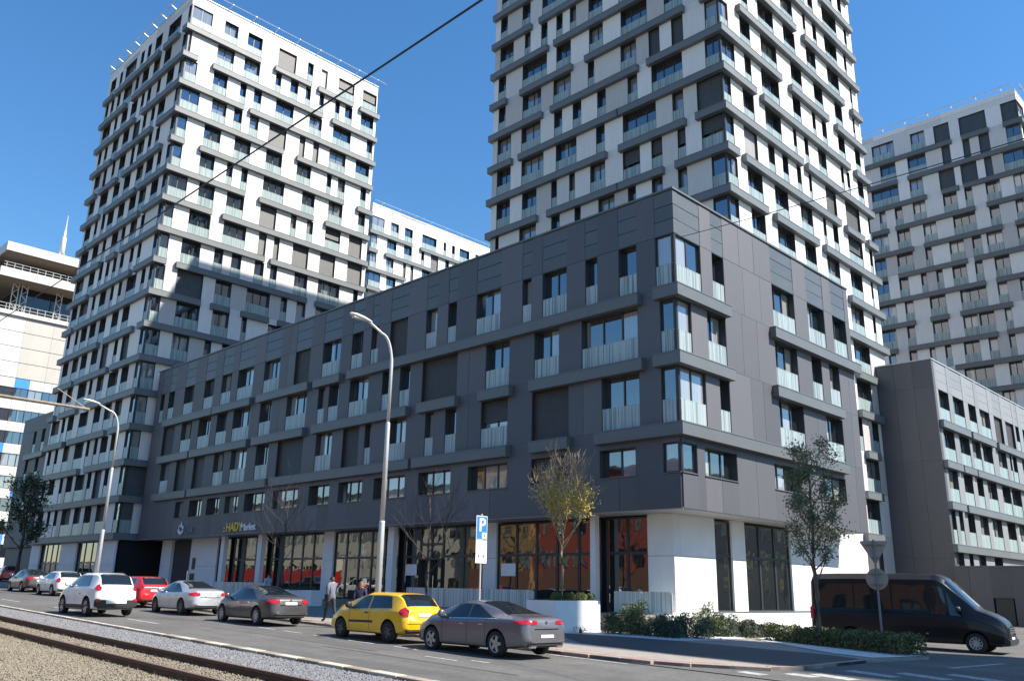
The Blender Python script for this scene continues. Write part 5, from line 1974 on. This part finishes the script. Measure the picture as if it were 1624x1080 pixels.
def wheel_mesh(r, w, spokes, rim_r=.68, dark=False):
    ty = MB()
    n = 28
    prof = [(-w / 2, r * rim_r), (-w / 2, r * .93), (-w * .36, r), (w * .36, r), (w / 2, r * .93), (w / 2, r * rim_r)]
    for y, rr in prof:
        for k in range(n):
            a = 2 * math.pi * k / n
            ty.v.append((rr * math.cos(a), y, rr * math.sin(a)))
    for i in range(len(prof) - 1):
        for k in range(n):
            ty.f.append((i * n + k, i * n + (k + 1) % n, (i + 1) * n + (k + 1) % n, (i + 1) * n + k))
            ty.m.append(0)
    ri = MB()
    R_ = r * rim_r
    # barrel, dish and spokes
    for y, rr in ((-w * .46, R_), (-w * .40, R_ * .9), (-w * .15, R_ * .88)):
        for k in range(n):
            a = 2 * math.pi * k / n
            ri.v.append((rr * math.cos(a), y, rr * math.sin(a)))
    for i in range(2):
        for k in range(n):
            ri.f.append((i * n + k, i * n + (k + 1) % n, (i + 1) * n + (k + 1) % n, (i + 1) * n + k))
            ri.m.append(0)
    ri.f.append(tuple(2 * n + k for k in range(n)))
    ri.m.append(1)
    for k in range(spokes):
        a = 2 * math.pi * k / spokes + .3
        d, t = Vector((math.cos(a), 0, math.sin(a))), Vector((-math.sin(a), 0, math.cos(a)))
        p = []
        for rr, hw, y in ((R_ * .12, .05 * r / .3 * 5 / spokes, -w * .42), (R_ * .95, .035 * r / .3 * 5 / spokes, -w * .44)):
            for sgn in (-1, 1):
                q = d * rr + t * hw * sgn
                p += [(q.x, y, q.z), (q.x, y + .05, q.z)]
        b = len(ri.v)
        ri.v += p
        for fc in ((0, 2, 6, 4), (0, 4, 5, 1), (2, 3, 7, 6), (4, 6, 7, 5), (0, 1, 3, 2)):
            ri.f.append(tuple(b + i for i in fc))
            ri.m.append(0)
    b = len(ri.v)
    ri.tube([(0, -w * .47, 0), (0, -w * .2, 0)], R_ * .18, 10)
    return ty.mesh('tyre', True), ri.mesh('rim')


def build_car(name, label, cat, loc, rz, spec, group=None):
    t = thing(name, label, cat, loc, rz, group)
    B = Body(spec)
    link('body', B.mesh(), None, t)
    x0, x1 = spec['x']
    gname = 'car_glass'
    for q in spec['side_glass']:
        for sd in (1, -1):
            B.patch(q, .007, sd).obj('side_window', gname, t, smooth=True)
    for nm, (xa, va, xb, vb) in (('rear_window', spec['rear_glass']), ('windscreen', spec['front_glass'])):
        mb = MB()
        nu, nv = 14, 6
        for j in range(nv + 1):
            x = xa + (xb - xa) * j / nv
            vv = va + (vb - va) * j / nv
            for i in range(nu + 1):
                k = -1 + 2 * i / nu
                v = 9 - (9 - vv) * abs(k)
                mb.v.append(B.S(x, min(v, 8.999), 1 if k >= 0 else -1, .008))
        for j in range(nv):
            for i in range(nu):
                k = j * (nu + 1) + i
                mb.f.append((k, k + 1, k + nu + 2, k + nu + 1))
                mb.m.append(0)
        mb.obj(nm, gname, t, smooth=True)
    # door seams
    for xs in spec['seams']:
        for sd in (1, -1):
            B.patch([(xs - .006, 2.6), (xs + .006, 2.6), (xs + .006, 5.95), (xs - .006, 5.95)], .0025, sd, 1, 10).obj('door_seam', 'arch_dark', t)
    # lower trim
    if spec.get('cladding'):
        for a, b in spec['cladding']:
            for sd in (1, -1):
                B.patch([(a, 1.9), (b, 1.9), (b, 3.05), (a, 3.05)], .006, sd, 12, 4).obj('sill_trim', 'black_plastic', t, smooth=True)
    if spec.get('side_strip'):
        a, b, z = spec['side_strip']
        for sd in (1, -1):
            B.patch([(a, z - .12), (b, z - .12), (b, z + .12), (a, z + .12)], .012, sd, 8, 2).obj('side_strip', 'black_plastic', t)
    if spec.get('chrome_line'):
        a, b = spec['chrome_line']
        for sd in (1, -1):
            B.patch([(a, 6.0), (b, 6.0), (b, 6.06), (a, 6.06)], .011, sd, 12, 1).obj('window_trim', 'chrome', t)
    # wheels
    ty, ri = wheel_mesh(spec['r'], .21, spec.get('spokes', 5), spec.get('rim', .68))
    ty.materials.append(MATS['tyre'])
    ri.materials.append(MATS['rim_dark' if spec.get('dark_rim') else 'rim'])
    ri.materials.append(MATS['arch_dark'])
    for wx in spec['axles']:
        for sd in (1, -1):
            w = bpy.data.objects.new('wheel', ty)
            # the wheel is its tyre mesh; the rim is a part of it
            COL.objects.link(w)
            w.parent = t
            yw = interp(spec['w'], wx) - .115
            w.location = (wx, sd * yw, spec['r'])
            w.rotation_euler = (0, rnd.random() * 6, math.pi if sd > 0 else 0)
            link('rim', ri, None, w)
    # lights, plates, handles, mirrors
    for nm, m, (ax, ay, az), (sx, sy, sz) in spec['boxes']:
        for sd in (1, -1):
            if ay == 0 and sd < 0:
                continue
            if nm == 'tail_light' and spec.get('tail'):
                z0, z1, yin, ln = spec['tail']
                B.tail_light(z0, z1, yin, ln, sd).obj('tail_light', 'tail_red', t)
                continue
            me = MB().box(-sx / 2, sx / 2, -sy / 2, sy / 2, -sz / 2, sz / 2).mesh(nm)
            bm = bmesh.new()
            bm.from_mesh(me)
            bmesh.ops.bevel(bm, geom=bm.edges[:], offset=min(.05, min(sx, sy, sz) * .32), segments=2, affect='EDGES')
            bm.to_mesh(me)
            bm.free()
            yaw = 0.0
            if nm == 'tail_light' and sy > sx:
                yaw = -sd * .33
            elif nm == 'headlight':
                yaw = -sd * .35
            o = link(nm, me, m, t, (ax, sd * ay, az), yaw)
    mx, mv = spec['mirror']
    for sd in (1, -1):
        p = B.S(mx, 6.25, sd)
        mb = MB()
        mb.tube([(0, 0, 0), (0, sd * .07, .02)], .03, 6)
        mb.tube([(.09, sd * .17, .07), (.05, sd * .17, .07), (-.05, sd * .17, .07), (-.075, sd * .17, .07)], [.05, .10, .105, .08], 10)
        o = mb.obj('mirror', spec.get('mirror_mat', spec['paint']), t, (p[0], p[1], p[2]), smooth=True)
    return t


def sedan(L, W, H, wb, paint_, coupe=False, **kw):
    h = L / 2
    fo = (L - wb) * .46
    xf, xr = h - fo, h - fo - wb
    belt = .90 if not coupe else .93
    s = dict(x=(-h, h), paint=paint_, axles=(xf, xr), r=.325,
             top=[(-h, .93), (-h + .12, 1.02), (-h + .55, 1.05), (-h + .75, 1.075), (xr + .55, H - .10), (xr + 1.05, H - .015), (xr + 1.5, H), (xf - .95, H - .045), (xf - .45, H - .20), (xf + .22, 1.00), (xf + .30, .975), (h - .35, .83), (h - .08, .70), (h, .62)],
             belt=[(-h, .84), (-h + .5, belt + .03), (xr, belt + .02), (0, belt - .01), (xf, belt - .06), (h - .4, .74), (h, .56)],
             w=[(-h, W / 2 * .76), (-h + .06, W / 2 * .83), (-h + .2, W / 2 * .915), (-h + .45, W / 2 * .965), (xr, W / 2), (0, W / 2 * .985), (xf, W / 2), (h - .35, W / 2 * .93), (h, W / 2 * .70)],
             wr=[(-h, W / 2 * .66), (-h + .6, W / 2 * .76), (xr + .3, W / 2 * .60), (xr + .9, W / 2 * .64), (0, W / 2 * .68), (xf - .6, W / 2 * .66), (xf + .1, W / 2 * .70), (h - .2, W / 2 * .74), (h, W / 2 * .6)],
             zb=[(-h, .38), (-h + .25, .27), (xr, .2), (xf, .2), (h - .3, .22), (h, .32)],
             rear_rake=.10, front_rake=.10, tail=(.78, .93, W * .26, .36),
             rear_glass=(xr + .92, 7.45, -h + .82, 7.05), front_glass=(xf - .88, 7.35, xf + .12, 7.1),
             seams=(xf - .48, -.10, xr + .42), mirror=(xf - .52, 6.2), spokes=5)
    gx = [(xr + .30, xr + .98, -.14, xr + .55)]
    s['side_glass'] = [[(xr + .05, 6.06), (-.12, 6.06), (-.12, 6.93), (xr + .95, 6.93)], [(-.06, 6.06), (xf - .30, 6.06), (xf - .98, 6.93), (-.06, 6.93)]]
    s['boxes'] = [('tail_light', 'tail_red', (-h + .115, W / 2 * .72, .86), (.20, .48, .17)),
                  ('headlight', 'head_glass', (h - .22, W / 2 * .60, .64), (.22, .34, .13)),
                  ('licence_plate', 'plate', (-h + .02, 0, kw.get('plate_z', .62)), (.07, .52, .12)),
                  ('trunk_line', 'arch_dark', (-h + .026, 0, .735), (.06, W * .50, .012)),
                  ('badge', 'chrome', (-h + .03, 0, .90), (.07, .08, .07)),
                  ('bumper', 'black_plastic', (-h + .07, 0, .33), (.14, W * .70, .10)),
                  ('handle', 'chrome', (xr + .62, W / 2 * .985, .80), (.17, .03, .03)),
                  ('handle', 'chrome', (.12, W / 2 * .985, .79), (.17, .03, .03))]
    s.update({k: v for k, v in kw.items() if k not in ('boxes_add', 'plate_z')})
    s['boxes'] += kw.get('boxes_add', [])
    return s


def hatch(L, W, H, wb, paint_, three=False, **kw):
    h = L / 2
    fo = (L - wb) * .54
    xf, xr = h - fo, h - fo - wb
    belt = kw.pop('belt_z', .93)
    s = dict(x=(-h, h), paint=paint_, axles=(xf, xr), r=kw.pop('r', .315),
             top=[(-h, belt + .03), (-h + .10, belt + .12), (-h + .42, H - .10), (-h + .62, H - .03), (-h + 1.3, H), (0, H), (xf - 1.0, H - .05), (xf - .5, H - .19), (xf + .22, 1.06), (xf + .3, 1.03), (h - .3, .86), (h - .06, .72), (h, .62)],
             belt=[(-h, belt - .02), (xr, belt + .03), (0, belt), (xf, belt - .05), (h - .4, .76), (h, .56)],
             w=[(-h, W / 2 * .80), (-h + .06, W / 2 * .86), (-h + .22, W / 2 * .945), (xr, W / 2), (0, W / 2 * .985), (xf, W / 2), (h - .3, W / 2 * .93), (h, W / 2 * .76)],
             wr=[(-h, W / 2 * .74), (-h + .4, W / 2 * .70), (-h + .8, W / 2 * .71), (0, W / 2 * .72), (xf - .6, W / 2 * .70), (xf + .1, W / 2 * .73), (h - .2, W / 2 * .74), (h, W / 2 * .6)],
             zb=[(-h, .36), (-h + .2, .27), (xr, .22), (xf, .22), (h - .3, .24), (h, .32)],
             rear_rake=.05, front_rake=.10,
             rear_glass=(-h + .54, 7.35, -h + .12, 7.2), front_glass=(xf - .92, 7.35, xf + .12, 7.1),
             seams=(xf - .48, -.15 if not three else -.35), mirror=(xf - .52, 6.2), spokes=5)
    if three:
        s['side_glass'] = [[(xr - .12, 6.08), (-.28, 6.06), (-.28, 6.93), (xr + .12, 6.93)], [(-.20, 6.06), (xf - .30, 6.06), (xf - .98, 6.93), (-.20, 6.93)]]
    else:
        s['side_glass'] = [[(xr - .02, 6.08), (-.13, 6.06), (-.13, 6.93), (xr + .25, 6.93)], [(-.06, 6.06), (xf - .30, 6.06), (xf - .98, 6.93), (-.06, 6.93)]]
    tz = kw.pop('tail_z', 1.0)
    s['tail'] = (tz - .16, tz + .14, W * .36, .24)
    s['boxes'] = [('tail_light', 'tail_red', (-h + .12, W / 2 * .80, tz), (.20, .26, .30)),
                  ('headlight', 'head_glass', (h - .22, W / 2 * .60, .68), (.22, .34, .15)),
                  ('licence_plate', 'plate', (-h + .02, 0, kw.pop('plate_z', .78)), (.06, .52, .12)),
                  ('bumper', 'black_plastic', (-h + .05, 0, .36), (.12, W * .8, .14)),
                  ('handle', 'black_plastic', (xr + .75 if not three else -.18, W / 2 * .985, .84), (.17, .03, .035))]
    s['boxes'] += kw.pop('boxes_add', [])
    s.update(kw)
    return s


PARK = 'cars parked along the kerb'


def park(xr_rear_wheel, ynear, spec, W):
    """park a car heading -X: its rear axle at the given X, near side tyres at ynear"""
    xr = spec['axles'][1]
    a = math.pi + math.atan(-.03)
    # local (x, y) -> world: rotated by pi
    return (xr_rear_wheel + xr, ynear + W / 2 - .02, gz(xr_rear_wheel + xr)), a


s_ = sedan(4.69, 1.83, 1.42, 2.73, 'paint_grey', True, tail=(.84, .95, .36, .42), chrome_line=(-1.35, .55), spokes=5, plate_z=.55,
           boxes_add=[('exhaust_trim', 'chrome', (-2.30, .50, .30), (.08, .26, .09)), ('rear_diffuser', 'black_plastic', (-2.29, 0, .34), (.08, .9, .14))])
l, a = park(-17.15, 16.95, s_, 1.83)
build_car('saloon_car', 'grey metallic coupe shaped saloon parked last in the row, nearest the camera', 'car', l, a, s_, PARK)
s_ = hatch(4.18, 1.76, 1.46, 2.60, 'paint_yellow', True, side_strip=(-.55, .75, 3.7), rim=.55, dark_rim=True, r=.31, mirror_mat='black_plastic', tail_z=.92, plate_z=.80,
           boxes_add=[('bumper_strip', 'black_plastic', (-2.07, 0, .56), (.06, 1.3, .035))])
l, a = park(-21.95, 17.05, s_, 1.76)
build_car('hatchback_car', 'bright yellow three door hatchback parked behind the grey saloon', 'car', l, a, s_, PARK)
s_ = sedan(4.63, 1.81, 1.42, 2.81, 'paint_anthracite', spokes=10, plate_z=.78)
l, a = park(-30.2, 17.25, s_, 1.81)
build_car('saloon_car', 'dark anthracite saloon parked between the yellow hatchback and the silver saloon', 'car', l, a, s_, PARK)
s_ = sedan(4.52, 1.81, 1.42, 2.76, 'paint_silver', spokes=8, plate_z=.78, dark_rim=True)
l, a = park(-37.2, 17.6, s_, 1.81)
build_car('saloon_car', 'light silver saloon parked in front of the dark anthracite one', 'car', l, a, s_, PARK)
s_ = hatch(4.2, 1.76, 1.46, 2.58, 'paint_red', spokes=10, tail_z=1.0)
l, a = park(-43.6, 18.1, s_, 1.76)
build_car('hatchback_car', 'red hatchback parked half hidden behind the white off-road car', 'car', l, a, s_, PARK)
s_ = hatch(4.28, 1.78, 1.66, 2.56, 'paint_white', belt_z=1.06, r=.345, tail_z=1.13, plate_z=.62, arch=.08,
           cladding=[(-2.1, 2.1)], spokes=5,
           boxes_add=[('roof_bar', 'black_plastic', (-.2, .62, 1.66), (1.5, .04, .05)), ('bumper', 'black_plastic', (-2.10, 0, .50), (.12, 1.66, .32)), ('licence_plate', 'plate', (-2.17, 0, .56), (.03, .8, .16)), ('reflector', 'tail_red', (-2.15, .72, .60), (.06, .18, .10))])
build_car('off_road_car', 'white compact off-road car with roof bars driving in the near lane', 'car', (-38.2, 14.35, gz(-38)), math.pi, s_)
s_ = hatch(4.2, 1.74, 1.44, 2.6, 'paint_white', spokes=7, tail_z=.95)
l, a = park(-57.6, 19.0, s_, 1.74)
build_car('hatchback_car', 'small white hatchback parked between the white off-road car and the brown saloon', 'car', l, a, s_, PARK)
s_ = sedan(4.6, 1.8, 1.46, 2.7, 'paint_brown', spokes=7, plate_z=.7)
l, a = park(-64.0, 19.2, s_, 1.8)
build_car('saloon_car', 'dark brown saloon parked first in the row, farthest left', 'car', l, a, s_, PARK)
s_ = hatch(4.1, 1.74, 1.46, 2.55, 'paint_red', spokes=7)
build_car('hatchback_car', 'red car cut off by the left edge of the photo, beside the dark tree', 'car', (-89.5, 25.6, gz(-89)), math.pi * .95, s_)

# ---- black van
VW, VH = 1.99, 2.76
h = 3.45
xf, xr = 2.42, -1.90
s_ = dict(x=(-h, h), paint='paint_black', axles=(xf, xr), r=.345, arch=.08,
          top=[(-h, VH - .10), (-h + .15, VH - .03), (-1.5, VH), (1.15, VH - .02), (1.45, VH - .12), (1.75, VH - .42), (2.42, 1.62), (2.55, 1.50), (2.75, 1.44), (h - .25, 1.22), (h - .07, 1.06), (h, .90)],
          belt=[(-h, 1.32), (1.2, 1.30), (2.2, 1.22), (2.6, 1.15), (h - .3, .95), (h, .72)],
          w=[(-h, VW / 2 * .96), (-h + .2, VW / 2), (2.0, VW / 2), (2.7, VW / 2 * .97), (h - .3, VW / 2 * .90), (h, VW / 2 * .78)],
          wr=[(-h, VW / 2 * .84), (-2, VW / 2 * .86), (1.2, VW / 2 * .85), (2.0, VW / 2 * .80), (2.5, VW / 2 * .80), (h - .2, VW / 2 * .75), (h, VW / 2 * .6)],
          zb=[(-h, .40), (-h + .3, .33), (xr, .30), (xf, .28), (h - .3, .25), (h, .30)],
          rear_rake=.02, front_rake=.06, rear_glass=(-h + .08, 7.4, -h + .03, 7.2), front_glass=(1.56, 7.25, 2.44, 7.05), seams=(.98, 1.95, -.35),
          mirror=(1.98, 6.2), spokes=10, rim=.62, mirror_mat='black_plastic')
s_['side_glass'] = [[(-3.2, 6.1), (-1.75, 6.1), (-1.75, 6.85), (-3.2, 6.85)], [(-1.68, 6.1), (-.35, 6.1), (-.35, 6.85), (-1.68, 6.85)], [(-.28, 6.1), (.9, 6.1), (.9, 6.85), (-.28, 6.85)],
                    [(1.05, 5.9), (1.62, 5.9), (1.48, 6.83), (1.05, 6.83)], [(1.68, 5.9), (2.05, 5.95), (1.72, 6.6), (1.60, 6.8)]]
s_['boxes'] = [('tail_light', 'tail_red', (-h + .09, .90, 1.22), (.18, .16, .55)), ('headlight', 'head_glass', (h - .36, .68, .98), (.34, .26, .22)),
               ('licence_plate', 'plate', (h + .005, 0, .52), (.03, .52, .11)), ('bumper', 'black_plastic', (h - .08, 0, .42), (.24, 1.76, .26)), ('grille', 'black_plastic', (h - .04, 0, .80), (.10, 1.0, .22)),
               ('side_marker', 'amber', (.85, .995, .62), (.09, .02, .04)), ('side_marker', 'amber', (-.95, .995, .62), (.07, .02, .03)), ('roof_sensor', 'arch_dark', (1.45, 0, VH - .18), (.06, .12, .05))]
B_ang = R(6)
vc = Vector((-13.25, 35.25, gz(-13.7) - .06))
van = build_car('van', 'long black high roofed van with tinted windows standing across the side street', 'van', vc, B_ang, s_)
m2 = MB()
for z in (.72, .79, .86):
    m2.box(h + .0, h + .03, -.55, .55, z, z + .018)
m2.obj('grille_bars', 'chrome', van)

# =================================================================== people
def person(label, loc, rz, h, joints, radii, edges, mats, zones, hair, extras=None):
    """one skinned body; zones colour it by height and region, hair and bag are children"""
    root = thing('person', label, 'person', loc, rz)
    me = bpy.data.meshes.new('skeleton')
    names = list(joints)
    me.from_pydata([Vector(joints[n]) * h for n in names], [(names.index(a), names.index(b)) for a, b in edges], [])
    o = bpy.data.objects.new('tmp', me)
    COL.objects.link(o)
    sk = o.modifiers.new('skin', 'SKIN')
    sk.use_smooth_shade = True
    for i, n in enumerate(names):
        r_ = radii[n]
        me.skin_vertices[0].data[i].radius = (r_[0] * h, r_[1] * h)
        me.skin_vertices[0].data[i].use_root = (n == 'pelvis')
    su = o.modifiers.new('sub', 'SUBSURF')
    su.levels = su.render_levels = 2
    dg = bpy.context.evaluated_depsgraph_get()
    out = bpy.data.meshes.new_from_object(o.evaluated_get(dg))
    bpy.data.objects.remove(o)
    out.materials.clear()
    for m in mats:
        out.materials.append(MATS[m])
    for p in out.polygons:
        c = p.center / h
        p.material_index = zones(c)
        p.use_smooth = True
    link('body', out, None, root)
    hx, hy, hz = joints['head']
    mb = MB()
    n = 12
    for j in range(7):
        ph = math.pi * .5 * j / 6
        rr = .058 * math.cos(ph * .98) + .003
        z = hz + .004 + .062 * math.sin(ph)
        for k in range(n):
            a = 2 * math.pi * k / n
            back = max(0, -math.cos(a))
            dz = -hair * back * (1 - j / 6) - .012 * (1 - j / 6)
            mb.v.append(((hx + (rr * 1.12) * math.cos(a) - .006) * h, (hy + rr * math.sin(a)) * h, (z + dz) * h))
    for j in range(6):
        for k in range(n):
            mb.f.append((j * n + k, j * n + (k + 1) % n, (j + 1) * n + (k + 1) % n, (j + 1) * n + k))
            mb.m.append(0)
    mb.f.append(tuple(6 * n + k for k in range(n)))
    mb.m.append(0)
    return root, mb, h


# x forward, y left; fractions of the height
def walk_pose(stride=.13, swing=.10):
    J = {'pelvis': (0, 0, .53), 'belly': (.004, 0, .62), 'chest': (.0, 0, .74), 'neck': (.004, 0, .845), 'head': (.016, 0, .915), 'crown': (.012, 0, .965), 'nose': (.058, 0, .912)}
    for s_, sg, st in (('l', 1, stride), ('r', -1, -stride)):
        J['hip' + s_] = (.004 * (1 if st > 0 else -1), sg * .052, .50)
        J['knee' + s_] = (st * .62 + (.02 if st > 0 else .035), sg * .054, .285)
        J['ank' + s_] = (st * 1.05 + (.0 if st > 0 else -.02), sg * .054, .045 if st > 0 else .075)
        J['toe' + s_] = (st * 1.05 + .095, sg * .062, .022 if st > 0 else .018)
        J['sho' + s_] = (.0, sg * .105, .80)
        J['elb' + s_] = (-st * .35 - .02, sg * .135, .635)
        J['wri' + s_] = (-st * .75 + .03, sg * .135, .50)
        J['hand' + s_] = (-st * .85 + .045, sg * .130, .455)
        J['thumb' + s_] = (-st * .80 + .065, sg * .118, .475)
        J['fing' + s_] = (-st * .88 + .055, sg * .126, .42)
    r = {'pelvis': (.075, .095), 'belly': (.065, .088), 'chest': (.068, .105), 'neck': (.034, .034), 'head': (.052, .046), 'crown': (.035, .032), 'nose': (.008, .008)}
    for s_ in 'lr':
        r.update({'hip' + s_: (.058, .055), 'knee' + s_: (.038, .036), 'ank' + s_: (.027, .025), 'toe' + s_: (.02, .024), 'sho' + s_: (.042, .038), 'elb' + s_: (.029, .027), 'wri' + s_: (.019, .018),
                  'hand' + s_: (.012, .022), 'thumb' + s_: (.007, .007), 'fing' + s_: (.008, .016)})
    E_ = [('pelvis', 'belly'), ('belly', 'chest'), ('chest', 'neck'), ('neck', 'head'), ('head', 'crown'), ('head', 'nose')]
    for s_ in 'lr':
        E_ += [('pelvis', 'hip' + s_), ('hip' + s_, 'knee' + s_), ('knee' + s_, 'ank' + s_), ('ank' + s_, 'toe' + s_), ('chest', 'sho' + s_), ('sho' + s_, 'elb' + s_), ('elb' + s_, 'wri' + s_),
               ('wri' + s_, 'hand' + s_), ('hand' + s_, 'thumb' + s_), ('hand' + s_, 'fing' + s_)]
    return J, r, E_


def dress(top_mat_z, collar=.835, sleeve=.49):
    def zones(c):
        if c.z < .052:
            return 3
        if c.z > collar:
            return 2
        if abs(c.y) > .10 and c.z < sleeve:
            return 2
        if c.z > top_mat_z:
            return 0
        return 1
    return zones


J, r_, E_ = walk_pose(.16)
root, mb, hh = person('man in a grey blue jacket and dark trousers walking left carrying a bag', (-30.6, 20.75, gz(-30.6) + PAVE), math.pi * .97, 1.80, J, r_, E_,
                      ['cloth_greyblue', 'cloth_dark', 'skin', 'arch_dark'], dress(.50), .02)
mb.obj('hair', 'hair_dark', root, smooth=True)
bag = thing('shoulder_bag', 'dark bag hanging at the side of the man in the grey blue jacket', 'bag', (-30.52, 20.50, gz(-30.6) + .85), math.pi * .97)
b_ = link('pouch', box_mesh(.32, .12, .30, .03).copy(), 'cloth_dark', bag, (-.16, -.06, 0))
mb2 = MB()
mb2.tube([(-.14, 0, .28), (-.10, .02, .5), (-.02, .1, .62), (.10, .02, .5), (.14, 0, .28)], .012, 5)
mb2.obj('strap', 'cloth_dark', bag)
J, r_, E_ = walk_pose(.07)
J['elbr'] = (-.05, -.155, .65)
J['wrir'] = (.05, -.17, .58)
J['handr'] = (.085, -.165, .565)
J['thumbr'] = (.10, -.15, .58)
J['fingr'] = (.115, -.16, .55)
root, mb, hh = person('woman with reddish hair, navy jacket and cream trousers behind the yellow car', (-28.3, 20.5, gz(-28.3) + PAVE), math.pi * .72, 1.67, J, r_, E_,
                      ['cloth_navy', 'cloth_cream', 'skin', 'arch_dark'], dress(.53), .10)
mb.obj('hair', 'hair_blond', root, smooth=True)
J, r_, E_ = walk_pose(.1)
root, mb, hh = person('person in a light blue top at the shops behind the dark anthracite saloon', (-45.0, 26.2, gz(-45) + PAVE), 0.1, 1.72, J, r_, E_,
                      ['cloth_lightblue', 'cloth_dark', 'skin', 'arch_dark'], dress(.50), .03)
mb.obj('hair', 'hair_dark', root, smooth=True)
